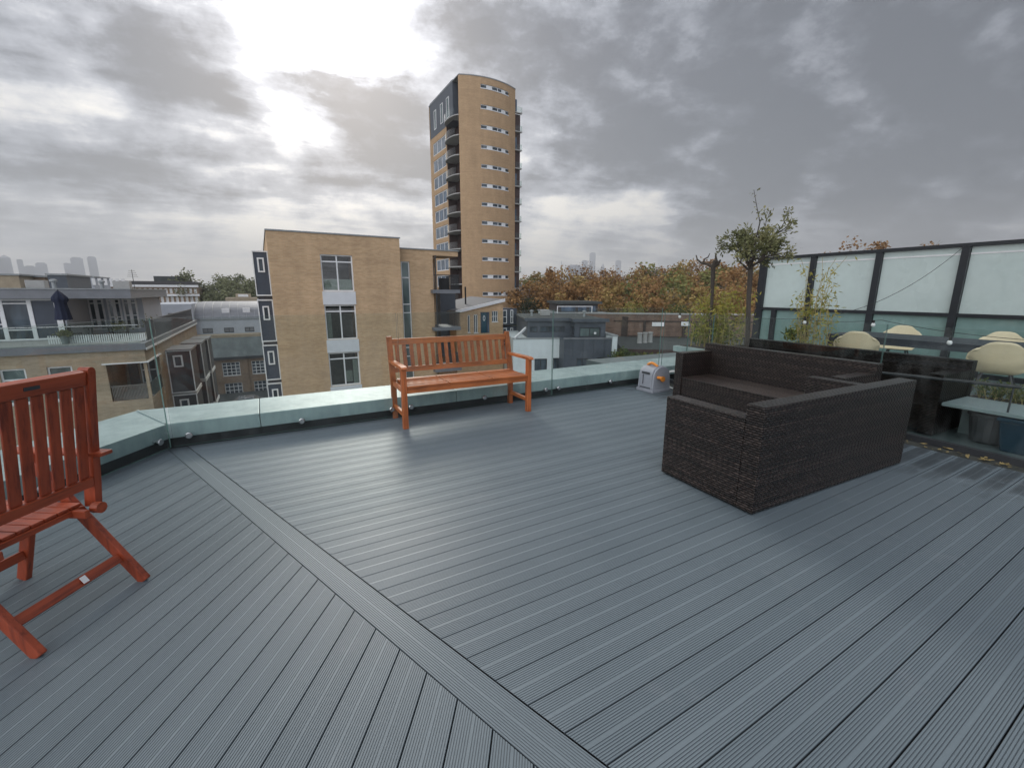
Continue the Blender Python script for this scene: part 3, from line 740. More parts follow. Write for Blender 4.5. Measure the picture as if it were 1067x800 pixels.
# small bits on the deck and the coping
def small_bits():
    lead = MB().hexa([(-.10, -.03, 0), (.10, -.03, 0), (.10, .03, 0), (-.10, .03, 0), (-.10, -.03, .02), (.10, -.03, .02), (.10, .03, .02), (-.10, .03, .02)])
    c = far(137, 436, 5.6)
    o = lead.build('flashing_strip', M['lead'], None, frame=Frame(120, (-3.72, 4.02)), base=(0, 0, .262), bevel=.003)
    tag(o, 'loose grey metal offcut lying on the corner of the green coping', 'offcut')
    o2 = MB().prism([(-.25, -.06), (.22, -.02), (.25, .03), (-.22, .06)], 0, .008).build('flashing_strip', M['lead'], None, frame=Frame(75, (-3.80, 3.68)), base=(0, 0, .272))
    tag(o2, 'thin flat grey strip lying on the left wing coping behind the folding chair', 'offcut')
    m = MB(); m.box(0, .01, 0, .06, 0, .005)
small_bits()
LEAF = {}
def dry_leaves():
    lm = plain('dry_leaf', (.24, .18, .07), .7, .6, 14)
    rs = random.Random(3); mb = MB()
    for i in range(64):
        m = rs.uniform(.55, 2.1); n = rs.uniform(EDGE_N + .03, EDGE_N + .20)
        if i > 48: n, m = rs.gauss(EDGE_N + .1, .03), rs.gauss(1.3, .06)
        p = SF.w(n, m, .002 if n > EDGE_N + .03 else .004); s = rs.uniform(.007, .022); a = rs.uniform(0, 6.3); tl = rs.uniform(-.5, .5)
        u = Vector((math.cos(a), math.sin(a), tl * .5)); v = Vector((-math.sin(a), math.cos(a), tl))
        z = Vector((0, 0, s * .5))
        mb.add([p - u * s * 1.6 + z, p - v * s * .7 + z * .6, p + u * s * 1.6 + z * 1.3, p + v * s * .7 + z], [(0, 1, 2, 3)])
    o = mb.build('leaf_litter', lm, fix=False); tag(o, 'yellow fallen leaves lying in the gutter along the right deck edge', 'leaf litter', kind='stuff')
    gut = MB().box(EDGE_N + .005, EDGE_N + .5, -4, 5.3, -.06, -.008).build('gutter', plain('gutter_dirt', (.035, .038, .033), .85, .5, 7, bmp=.6), None, frame=SF, base=(EDGE_N, 0, 0))
    structure(gut)
dry_leaves()

# ------------------------------------------------------------------ neighbouring terrace on the right
M['terrace_tile'] = plain('terrace_tile', (.10, .13, .135), .35, .2, 1.2)
M['shell_cream'] = plain('shell_cream', (.68, .585, .40), .42, .07, 3)
M['blind'] = plain('blind', (.50, .59, .575), .28, .10, .9, coat=1.0)
M['blind_low'] = plain('blind_low', (.19, .30, .285), .25, .2, .9, coat=1.0)
M['frame_dark'] = plain('frame_dark', (.014, .017, .022), .35, .2, 6)
M['slat_blue'] = plain('slat_blue', (.016, .022, .034), .55, .2, 5)
M['slab'] = plain('slab', (.24, .30, .31), .5, .12, 5)
M['crate_blue'] = plain('crate_blue', (.008, .036, .062), .45, .25, 3)
NB = .06
def neighbour_terrace():
    structure(MB().box(EDGE_N + .5, 11.3, -6, 7.9, -.25, -.01).build('neighbour_deck', M['terrace_tile'], None, frame=SF, base=(8, 1, 0)))
neighbour_terrace()
def glazed_wall():
    n = 11.0
    t = thing('glazed_penthouse', 'dark framed glass penthouse wall with pale blinds on the right', 'building', SF, (n, 3, 0))
    q = lambda u, z, d: (n - d, u, z)
    mull = [-1.7, -.4, .95, 2.24, 3.53, 4.84, 6.12, 7.32]
    TOP, TR = 2.34, 1.09
    fr = MB()
    fr.qbox(q, mull[0], mull[-1] + .06, TOP - .03, TOP + .03, -.10, .06)
    fr.qbox(q, mull[0], mull[-1] + .06, TR - .03, TR + .03, -.05, .045)
    fr.qbox(q, mull[0], mull[-1] + .06, -.008, .07, -.05, .045)
    for i, m in enumerate(mull):
        w = .055 if i != len(mull) - 1 else .09
        for z0, z1 in ((.07, TR - .03), (TR + .03, TOP - .03)):
            fr.qbox(q, m - w, m + w, z0, z1, -.06, .05)
    fr.qbox(q, 6.85, 6.96, .07, TR - .03, -.06, .05)
    fr.build('window_frame', M['frame_dark'], t)
    for i in range(len(mull) - 1):
        a, b = mull[i] + .06, mull[i + 1] - .06
        MB().qbox(q, a, b, TR + .035, TOP - .035, -.03, -.02).build('glass_pane', M['blind'], t)
        MB().qbox(q, a, b, .075, TR - .035, -.03, -.02).build('glass_pane', M['blind_low'], t)
        MB().qbox(q, a, b, TOP - .17, TOP - .14, -.018, -.012).build('blind_rail', M['white_paint'], t)
    MB().box(n + .1, n + 5, mull[0], mull[-1], -.008, 2.28).build('roof_body', M['roof_flat'], t)
glazed_wall()

def shell_chair(label, n, m, turn):
    """moulded shell armchair on a four leg base; local +y is the way it faces"""
    F = Frame(63 + 90 + turn, SF.w(n, m)[:2])
    t = thing('shell_chair', label, 'chair', F, (0, 0, NB), 'cream shell chairs round the outdoor table')
    # shell: grid of (s across, r from seat front up to the back top)
    mb = MB(); NS, NR = 18, 20; P = []
    for j in range(NR + 1):
        r = j / NR
        k1 = min(1, r / .45); k2 = max(0, (r - .45) / .55)
        # centre line: seat pan, tight curve, back
        if r < .45: y = .23 - .40 * k1; z = .435 - .03 * math.sin(k1 * 3.0) + .03 * max(0, k1 - .8) / .2
        else: y = -.17 - .035 * math.sin(min(1, k2 * 3) * 1.57) - .075 * k2; z = .465 + .375 * k2
        wd = .225 + .070 * k1 if r < .45 else .295 * (1 - k2 ** 5 * .30)
        for i in range(NS + 1):
            s_ = i / NS * 2 - 1; a = abs(s_)
            if r < .45: yy = y + .02 * a ** 3; zz = z + (.03 + .10 * k1) * a ** 4 * (1 if k1 > .25 else k1 * 4)
            else:
                yy = y + (.07 * (1 - k2) ** 1.3 + .05) * a ** 2.6
                zz = z + .13 * max(0, 1 - k2 * 2.2) * a ** 4 - .13 * k2 ** 3 * a ** 3.4
            P.append((s_ * wd, yy, zz + NB))
    fs = [(j * (NS + 1) + i, j * (NS + 1) + i + 1, (j + 1) * (NS + 1) + i + 1, (j + 1) * (NS + 1) + i) for j in range(NR) for i in range(NS)]
    mb.add(P, fs)
    o = mb.build('shell', M['shell_cream'], t, smooth=True, fix=False)
    sol = o.modifiers.new('thick', 'SOLIDIFY'); sol.thickness = .008
    for sx in (-1, 1):
        for sy in (-1, 1):
            MB().tube([(sx * .12, sy * .10, .42 + NB), (sx * .235, sy * .215, NB)], [.012, .009], 8).build('leg', M['dark_metal'], t)
    return t
shell_chair('large cream shell chair with its back to us, above the plant trough at the right', 8.05, 2.06, -16)
shell_chair('cream shell chair with its back to us, beside the table end and bamboo', 8.15, 3.70, -22)
shell_chair('cream shell chair across the outdoor table, left of the other far chair', 9.95, 3.86, 166)
shell_chair('cream shell chair across the outdoor table, closest to the right border', 9.75, 2.52, 170)
def outdoor_table():
    t = thing('outdoor_table', 'long dark blue slatted table with cream shell chairs round it', 'table', SF, (8.8, 2.7, NB))
    z = .74 + NB
    mb = MB()
    for k in range(9):
        x = 8.26 + k * .125; mb.box(x, x + .115, 1.2, 4.22, z - .022, z)
    mb.build('tabletop', M['slat_blue'], t)
    MB().box(8.25, 8.29, 1.2, 4.22, z - .11, z - .024).box(9.35, 9.39, 1.2, 4.22, z - .11, z - .024).build('apron', M['slat_blue'], t)
    for x in (8.29, 9.29):
        for y in (1.24, 4.13):
            MB().box(x, x + .07, y, y + .07, NB - .06, z - .024).build('leg', M['slat_blue'], t)
    MB().box(8.37, 9.28, 4.15, 4.19, z - .30, z - .24).build('stretcher', M['slat_blue'], t)
outdoor_table()
def slab_table():
    t = thing('plank_bench', 'grey green plank bench with leaves on it above a blue crate', 'bench', SF, (6.3, 1.2, 0))
    MB().box(6.0, 6.62, .2, 1.87, .335, .37).build('plank_top', M['slab'], t, bevel=.004)
    MB().box(6.44, 6.50, 1.72, 1.83, -.01, .333).build('leg', M['slab'], t)
    MB().box(6.15, 6.45, .25, .33, -.01, .333).build('leg', M['slab'], t)
    c = thing('blue_crate', 'dark blue storage crate standing under the grey green plank bench', 'crate', SF, (6.2, 1.1, 0))
    mb = MB().hexa([(6.03, .62, -.01), (6.36, .62, -.01), (6.36, 1.40, -.01), (6.03, 1.40, -.01), (6.0, .58, .285), (6.38, .58, .285), (6.38, 1.44, .285), (6.0, 1.44, .285)])
    mb.build('box', M['crate_blue'], c, bevel=.012)
    MB().box(5.985, 6.395, .565, 1.455, .286, .322).build('lid', M['crate_blue'], c, bevel=.008)
    rail = thing('steel_rail', 'thin grey steel rail on a dark post in front of the black sofa', 'rail', SF, (5.82, 1.8, 0))
    MB().tube([(5.82, 2.75, .60), (6.05, 1.36, .625)], .017, 10).build('bar', M['dark_metal'], rail)
    MB().tube([(6.05, 1.41, .371), (6.05, 1.41, .615)], .008, 8).build('post', M['dark_metal'], rail)
    MB().box(5.79, 5.85, 2.62, 2.68, -.01, .583).build('post', M['dark_metal'], rail)
    pt_ = thing('plant_pot', 'black round plant pot tucked under the plank bench beside the crate', 'plant pot', SF, (6.34, 1.55, 0))
    MB().lathe([(.10, -.01), (.13, .01), (.165, .26), (.18, .27), (.18, .30), (.16, .30), (.15, .25)], (6.26, 1.555, 0), 18).build('pot', M['plastic_dark'], pt_)
    jar = MB().lathe([(.05, 0), (.062, .01), (.066, .12), (.06, .17), (.045, .185), (.045, .20)], (6.22, 1.22, .371), 20)
    o = jar.build('glass_jar', M['pane_clear'], None, frame=SF, base=(6.22, 1.22, .371), smooth=True)
    tag(o, 'clear glass lantern jar standing on the plank bench at the right border', 'jar')
slab_table()

# ------------------------------------------------------------------ plants
def leaf_quads(mb, p, rs, size, n_dir=None, tone=.5, asp=.5):
    a = Vector((rs.gauss(0, 1), rs.gauss(0, 1), rs.gauss(0, .7))).normalized()
    if n_dir is not None: a = (a * .6 + n_dir).normalized()
    b = a.orthogonal().normalized(); b.rotate(Matrix.Rotation(rs.uniform(0, 6.28), 3, a))
    s = size * rs.uniform(.7, 1.35)
    mid = p + a * s * .5
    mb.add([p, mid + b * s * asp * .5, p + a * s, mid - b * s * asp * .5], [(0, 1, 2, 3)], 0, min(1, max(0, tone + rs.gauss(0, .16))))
M['olive_leaf'] = leaf_mat('olive_leaf', [(0, (.09, .10, .04)), (.5, (.20, .205, .10)), (1, (.36, .33, .16))])
M['bamboo_leaf'] = leaf_mat('bamboo_leaf', [(0, (.10, .13, .03)), (.5, (.24, .25, .06)), (1, (.46, .38, .10))])
M['herb_leaf'] = leaf_mat('herb_leaf', [(0, (.04, .07, .02)), (.6, (.10, .13, .04)), (1, (.18, .17, .06))])
M['bark'] = plain('bark', (.060, .050, .042), .9, .35, 9, bmp=.6, stretch=(1, 1, .3))
M['cane'] = plain('cane', (.30, .24, .09), .5, .25, 9)
M['planter'] = plain('planter', (.16, .18, .18), .6, .15, 4)
M['soil'] = plain('soil', (.03, .022, .015), .95, .4, 20)
def grow(mb, p, d, L, r, depth, rs, tips, spread=.55, kids=(2, 3), bend=.25):
    pts = [p]; n = 4; q = p.copy(); dd = d.copy()
    for i in range(n):
        dd = (dd + Vector((rs.gauss(0, bend), rs.gauss(0, bend), rs.gauss(0, bend * .6))) * .5).normalized()
        q = q + dd * L / n; pts.append(q.copy())
    mb.tube(pts, [r * (1 - .45 * i / n) for i in range(n + 1)], 6 if depth > 1 else 5)
    if depth <= 2:
        for w in pts[1:]: tips.append((w, dd.copy(), depth))
    if depth == 0: return
    for k in range(rs.randint(*kids)):
        ax = dd.orthogonal(); ax.rotate(Matrix.Rotation(rs.uniform(0, 6.28), 3, dd))
        nd = (dd + ax * rs.uniform(spread * .7, spread * 1.5)).normalized()
        nd.z += .12; nd.normalize()
        grow(mb, pts[-1 - (k % 2)] if k else pts[-1], nd, L * rs.uniform(.62, .85), r * .58, depth - 1, rs, tips, spread, kids, bend)
def planter_box(t, x0, x1, y0, y1, z0, z1):
    MB().box(x0, x1, y0, y1, z0, z1).build('planter', M['planter'], t, bevel=.008)
    MB().box(x0 + .03, x1 - .03, y0 + .03, y1 - .03, z1, z1 + .006).build('soil', M['soil'], t)
def olive():
    rs = random.Random(21)
    t = thing('olive_tree', 'small olive tree with round leafy crown above the far sofa', 'tree', SF, (6.15, 4.28, 0))
    base = Vector((6.15, 4.22, .42))
    mb = MB(); tips = []
    top = Vector((6.15, 4.30, 1.86))
    mb.tube([base, base + Vector((.01, .015, .5)), base + Vector((-.01, .05, 1.0)), top], [.040, .034, .032, .038], 9)
    for k in range(8):
        a = k * .785 + .3; up = (.55, 1.1)[k % 2]; d = Vector((math.cos(a) * .8, math.sin(a) * .8, up)).normalized()
        grow(mb, top - Vector((0, 0, .03 * (k % 3))), d, .25, .021, 3, rs, tips, .5, (2, 3), .3)
    grow(mb, top, Vector((.05, -.05, 1)).normalized(), .34, .02, 3, rs, tips, .45, (2, 3), .25)
    # one long leader standing above the crown
    ld = [top + Vector((0, -.02, .3)), top + Vector((.02, -.05, .62)), top + Vector((0, .02, .86)), top + Vector((.02, .10, 1.08))]
    mb.tube(ld, [.012, .008, .005, .003], 5)
    mb.build('trunk', M['bark'], t)
    lf = MB(); cen = Vector((6.15, 4.28, 2.34))
    for w, d, dep in tips:
        off = w - cen
        if (off.x ** 2 + off.y ** 2) / .54 ** 2 + (off.z / .54) ** 2 > 1.0 and rs.random() < .45: continue
        for _ in range(5 if dep == 0 else 3):
            p = w + Vector((rs.gauss(0, .03), rs.gauss(0, .03), rs.gauss(0, .03)))
            leaf_quads(lf, p, rs, .050, d * .6, .45 + .25 * math.sin(p.x * 9 + p.z * 7), .42)
    for i in range(26):
        f = rs.random(); w = ld[1].lerp(ld[3], f) + Vector((rs.gauss(0, .03), rs.gauss(0, .03), 0)); leaf_quads(lf, w, rs, .045, None, .4)
    lf.build('crown', M['olive_leaf'], t, fix=False)
    planter_box(t, 5.99, 6.33, 4.62 - .55, 4.62 - .16, -.01, .42) if False else MB().lathe([(.13, 0), (.17, .02), (.20, .40), (.19, .42)], (6.15, 4.22, 0), 18).build('pot', M['planter'], t, smooth=False)
def pollard():
    rs = random.Random(5)
    t = thing('bare_tree', 'bare stubby tree trunk with forked branches at the balustrade corner', 'tree', SF, (6.2, 4.93, 0))
    mb = MB(); a = Vector((6.2, 4.86, .02)); top = Vector((6.2, 4.99, 1.88))
    mb.tube([a, a.lerp(top, .35) + Vector((0, .012, 0)), a.lerp(top, .7), top, top + Vector((0, -.02, .12))], [.032, .025, .024, .036, .026], 9)
    mb.tube([top, top + Vector((0, .10, .06)), top + Vector((0, .24, .09)), top + Vector((0, .33, .15)), top + Vector((0, .36, .22))], [.024, .021, .018, .013, .008], 7)
    mb.tube([top + Vector((0, .2, .085)), top + Vector((0, .18, .15)), top + Vector((0, .12, .17)), top + Vector((0, .09, .23))], [.014, .012, .010, .006], 6)
    mb.tube([top, top + Vector((0, -.05, .10)), top + Vector((0, -.03, .16)), top + Vector((0, -.02, .22))], [.03, .024, .016, .008], 7)
    mb.tube([top, top + Vector((.02, -.08, .07)), top + Vector((.03, -.10, .12))], [.028, .022, .012], 7)
    mb.build('trunk', M['bark'], t)
    MB().box(6.05, 6.35, 4.72, 5.02, -.01, .12).build('pot', M['planter'], t, bevel=.01)
def bamboo(label, n0, n1, m0, m1, h, stems, leaves, z0, seed, size=.075, pot=True, rim=False):
    rs = random.Random(seed)
    t = thing('bamboo_plant', label, 'plant', SF, ((n0 + n1) / 2, (m0 + m1) / 2, 0), 'bamboo in planters on the next terrace')
    st = MB(); lf = MB()
    for i in range(stems):
        b = Vector((rs.uniform(n0, n1), rs.uniform(m0, m1), z0)); hh = h * rs.uniform(.55, 1.0)
        lean = Vector((rs.gauss(0, .07), rs.gauss(0, .10), 1)); pts = [b]
        for k in range(1, 7):
            f = k / 6; pts.append(b + lean * hh * f + Vector((rs.gauss(0, .012), rs.gauss(0, .012), 0)) + Vector((0, rs.gauss(0, .05), 0)) * f * f)
        st.tube(pts, [.007 * (1 - .6 * k / 6) for k in range(7)], 5)
        for k in range(int(leaves / stems)):
            f = rs.uniform(.12, 1.0) ** .8; j = min(5, int(f * 6)); w = pts[j].lerp(pts[j + 1], f * 6 - j if f < 1 else 1)
            w = w + Vector((rs.gauss(0, .07), rs.gauss(0, .085), rs.gauss(0, .03))) * (1.1 - .35 * f)
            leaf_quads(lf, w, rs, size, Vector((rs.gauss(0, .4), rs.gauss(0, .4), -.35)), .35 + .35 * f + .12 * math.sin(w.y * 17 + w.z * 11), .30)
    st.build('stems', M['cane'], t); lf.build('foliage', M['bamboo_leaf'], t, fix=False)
    if rim: MB().box(n0 - .12, n1 + .10, m0 - .10, m1 + .10, z0 - .10, z0 - .004).build('planter_rim', M['coping'], t, bevel=.006)
    if pot: planter_box(t, n0 - .06, n1 + .06, m0 - .06, m1 + .06, -.01, z0)
olive(); pollard()
bamboo('dense yellow green bamboo growing between the two small trees', 6.14, 6.62, 4.56, 5.42, 1.05, 36, 1700, .57, 31, rim=True)
bamboo('tall sparse yellow bamboo in front of the penthouse mullion', 7.15, 7.45, 3.62, 4.08, 1.72, 22, 900, .30, 8, .07)
def trough_plant():
    rs = random.Random(14)
    t = thing('trough_plant', 'low grey green bushy plant in a trough under the large cream chair', 'plant', SF, (6.75, 1.62, 0))
    lf = MB(); st = MB()
    for i in range(110):
        b = Vector((rs.uniform(6.62, 6.86), rs.uniform(1.05, 1.86), .36)); tip = b + Vector((rs.gauss(0, .06), rs.gauss(0, .07), rs.uniform(.10, .21)))
        st.tube([b, b.lerp(tip, .5) + Vector((.01, 0, .01)), tip], [.003, .0025, .0015], 4)
        for k in range(16): leaf_quads(lf, b.lerp(tip, rs.uniform(.1, 1)) + Vector((rs.gauss(0, .012), rs.gauss(0, .012), 0)), rs, .032, Vector((0, 0, .4)), .45 + .2 * math.sin(b.y * 14), .35)
    st.build('stems', M['cane'], t); lf.build('foliage', M['herb_leaf'], t, fix=False)
    planter_box(t, 6.64, 6.86, .98, 1.90, -.01, .36)
    a = thing('dark_succulent', 'dark leaved potted plant against the teal lower glass of the penthouse', 'plant', SF, (10.2, 5.95, 0))
    lf = MB()
    for i in range(60):
        p = Vector((10.2 + rs.gauss(0, .06), 5.95 + rs.gauss(0, .07), rs.uniform(.38, .58)))
        leaf_quads(lf, p, rs, .17, Vector((0, rs.gauss(0, .6), .6)), .15, .3)
    lf.build('foliage', M['herb_leaf'], a, fix=False)
    MB().lathe([(.12, 0), (.17, .02), (.20, .36), (.19, .38)], (10.2, 5.95, -.01), 16).build('pot', M['plastic_dark'], a)
trough_plant()
def string_lights():
    rs = random.Random(2)
    t = thing('string_lights', 'black cable of white festoon bulbs strung across the next terrace', 'string lights', SF, (6.4, 3.4, .9))
    def sag(a, b, s, n=14): return [a.lerp(b, i / n) - Vector((0, 0, s * 4 * (i / n) * (1 - i / n))) for i in range(n + 1)]
    c = MB()
    runs = [(Vector((6.1, 5.56, 1.20)), Vector((6.9, 3.9, 1.10)), .05), (Vector((6.9, 3.9, 1.10)), Vector((6.9, 2.9, 1.14)), .03), (Vector((6.9, 2.9, 1.14)), Vector((6.2, 1.0, 1.06)), .05), (Vector((10.9, 3.53, 2.33)), Vector((6.9, 3.9, 1.10)), .30)]
    for a, b, s in runs: c.tube(sag(a, b, s), .004, 4)
    c.build('cable', M['black'], t)
    for p in ((6.9, 2.98, 1.10), (6.35, 2.02, .99), (6.9, 3.85, 1.08), (6.3, 5.2, 1.15), (6.1, 5.50, 1.10)):
        p = Vector(p)
        MB().tube([p + Vector((0, 0, .035)), p + Vector((0, 0, -.005))], .014, 8).build('lamp_holder', M['black'], t)
        MB().lathe([(.009, 0), (.018, -.010), (.024, -.028), (.021, -.044), (.008, -.054)], p, 12).build('bulb', M['white_paint'], t, smooth=True)
string_lights()

# ------------------------------------------------------------------ windows
def window(parent, q, u0, u1, z0, z1, cols=2, lights=0, fw=.055, inset=.10, frame='white_paint', pane='pane', sill=True, rows=0, mids=()):
    """white framed window set back in its opening; 'lights' = height of a row of top lights"""
    f = MB(); d0, d1 = -inset - .03, -inset + .03
    f.qbox(q, u0, u0 + fw, z0, z1, d0, d1).qbox(q, u1 - fw, u1, z0, z1, d0, d1)
    f.qbox(q, u0 + fw, u1 - fw, z1 - fw, z1, d0, d1).qbox(q, u0 + fw, u1 - fw, z0, z0 + fw, d0, d1)
    for c in range(1, cols):
        x = u0 + (u1 - u0) * c / cols; f.qbox(q, x - fw / 2, x + fw / 2, z0 + fw, z1 - fw, d0 + .004, d1 - .004)
    zs = ([z1 - lights] if lights else []) + [z0 + (z1 - z0) * r / (rows + 1) for r in range(1, rows + 1)] + list(mids)
    for z in zs: f.qbox(q, u0 + fw, u1 - fw, z - fw / 2, z + fw / 2, d0 + .008, d1 - .008)
    w = f.build('window', M[frame], parent)
    MB().qbox(q, u0 + fw, u1 - fw, z0 + fw, z1 - fw, -inset - .012, -inset - .004).build('pane', M[pane], w)
    if sill: MB().qbox(q, u0 - .04, u1 + .04, z0 - .05, z0 - .002, -inset, .05).build('sill', M[frame], w)
    return w
structure(MB().box(-4000, 4000, -300, 9000, GROUND - .5, GROUND).build('ground', plain('ground', (.12, .125, .11), .9, .3, .02)))

# ------------------------------------------------------------------ buff brick apartment block (centre left)
def block_centre():
    t = thing('apartment_block', 'buff brick apartment block with a column of white framed windows and dark side bays', 'building', GRID, (5, 30, GROUND))
    b = 28.0; q = front(b)
    W3 = [(3.20, 4.98, 1.50, 3.60), (3.20, 4.98, -1.36, .72), (3.20, 4.98, -4.22, -2.14), (3.20, 4.98, -7.1, -5.0)]
    mb = MB(); mb.wall(q, .59, 7.85, GROUND, 4.72, W3, .16)
    mb.wall(side(.59, -1), b, 42, GROUND, 4.72)
    mb.wall(side(7.85), b, 42, 4.2, 4.72)
    mb.qbox(q, .59, 7.85, GROUND, 4.72, -14.0, -13.9)
    mb.build('wall', M['buff_brick'], t)
    MB().box(.54, 7.90, b - .05, 42.0, 4.722, 4.80).build('roof_coping', M['lead'], t)
    for i, w in enumerate(W3):
        wd = window(t, q, *w, cols=2, lights=.40, fw=.075, inset=.12, pane='pane_clear', sill=False)
        MB().qbox(q, w[0], w[1], w[2], w[3], -1.6, -1.5).qbox(q, w[0] - .3, w[1] + .3, w[2] - .05, w[2] - .01, -1.5, -.17).build('room_back', M['room'], wd)
        cu = MB(); rs = random.Random(i)
        if i == 0:
            cu.qbox(q, w[0] + .1, w[1] - .1, w[2] + .05, w[2] + .70, -.22, -.20)
        elif i == 1:
            for k in range(5): cu.qbox(q, w[0] + .08 + k * .06, w[0] + .12 + k * .06, w[2] + .05, w[3] - .5, -.30 - .03 * (k % 2), -.26)
        else:
            for k in range(5): cu.qbox(q, w[1] - .13 - k * .06, w[1] - .08 - k * .06, w[2] + .05, w[3] - .5, -.30 - .03 * (k % 2), -.26)
            cu.qbox(q, w[0] + 1.0, w[0] + 1.4, w[2] + .1, w[2] + .8, -.9, -.6)
        cu.build('curtain', M['curtain'], wd)
    for z0, z1 in ((.73, 1.49), (-2.13, -1.37), (-4.99, -4.23)):
        MB().qbox(q, 3.16, 5.02, z0, z1, -.02, .03).build('spandrel_panel', M['spandrel'], t)
    # dark clad bays up the left flank, one storey per tier
    tiers = [(1.28, 3.66), (-1.34, .98), (-3.62, -1.62), (-6.2, -3.9), (-9.0, -6.5)]
    for z0, z1 in tiers:
        bay = MB().box(-.16, .585, 29.0, 32.0, z0, z1).build('bay', M['clad_blue'], t)
        tr = MB()
        tr.box(-.20, .585, 28.93, 32.05, z1 - .02, z1 + .05).box(-.20, .585, 28.93, 32.05, z0 - .05, z0 + .02)
        tr.box(-.20, -.15, 28.95, 29.0, z0, z1).box(.53, .585, 28.95, 28.998, z0, z1)
        tr.build('trim', M['white_paint'], bay)
        qq = front(29.0); zc = z1 - .72
        fr = MB(); a0, a1 = .02, .36; c0, c1 = zc - .40, zc + .40
        for (x0, x1, y0, y1) in ((a0, a0 + .075, c0, c1), (a1 - .075, a1, c0, c1), (a0 + .075, a1 - .075, c0, c0 + .075), (a0 + .075, a1 - .075, c1 - .075, c1)): fr.qbox(qq, x0, x1, y0, y1, .002, .06)
        w = fr.build('window', M['white_paint'], bay); MB().qbox(qq, a0 + .075, a1 - .075, c0 + .075, c1 - .075, .002, .02).build('pane', M['pane'], w)
    for z in (1.13, -1.48, -3.76, -6.35): MB().box(-.12, .585, 29.05, 32, z - .095, z + .095).build('bay_band', M['clad_dark'], t)
    # lower wing with the tall stair window
    q2 = front(28.8); ST = (8.10, 8.68, -6.0, 3.42)
    mb = MB(); mb.wall(q2, 7.85, 10.27, GROUND, 4.20, [ST], .16)
    mb.wall(side(10.27), 28.8, 31.0, GROUND, 3.86)
    mb.wall(front(31.0), 10.27, 11.3, GROUND, 3.86, [(10.55, 11.1, 1.72, 3.55), (10.50, 11.0, -.72, 1.15), (10.5, 11.0, -3.6, -1.6)])
    mb.wall(side(11.3), 31.0, 40, GROUND, 3.86)
    mb.qbox(q2, 10.27, 12.1, 3.87, 4.20, -2.2, 0)
    mb.build('wall', M['buff_brick'], t)
    window(t, q2, *ST, cols=1, fw=.07, inset=.12, mids=(2.40, .68, .12, -2.2, -2.8), pane='pane_teal', sill=False)
    MB().box(7.8, 12.16, 28.74, 40, 4.202, 4.27).build('roof_coping', M['lead'], t)
    for (u0, u1, z0, z1) in ((10.55, 11.1, 1.72, 3.55), (10.50, 11.0, -.72, 1.15), (10.5, 11.0, -3.6, -1.6)):
        window(t, front(31.0), u0, u1, z0, z1, cols=2, fw=.07, inset=.06, sill=False, pane='spandrel' if z0 > 1 else 'pane')
    for z in (1.50, -1.02, -3.9):
        MB().box(10.05, 12.02, 28.35, 31.0, z - .10, z + .14).build('balcony_slab', M['zinc'], t)
        r = MB(); r.box(10.20, 12.0, 28.40, 28.44, z + 1.08, z + 1.13).box(11.95, 12.0, 28.44, 30.9, z + 1.08, z + 1.13)
        for k in range(22): r.box(10.22 + k * .084, 10.235 + k * .084, 28.41, 28.43, z + .14, z + 1.08)
        for k in range(28): r.box(11.965, 11.985, 28.50 + k * .086, 28.515 + k * .086, z + .14, z + 1.08)
        r.build('balcony_rail', M['dark_metal'], t)
    MB().box(10.29, 10.36, 28.42, 28.49, -3.7, 3.86).build('corner_post', M['dark_metal'], t)
    MB().box(11.35, 11.95, 30.2, 30.7, 1.65, 2.45).build('balcony_box', M['black'], t)
block_centre()

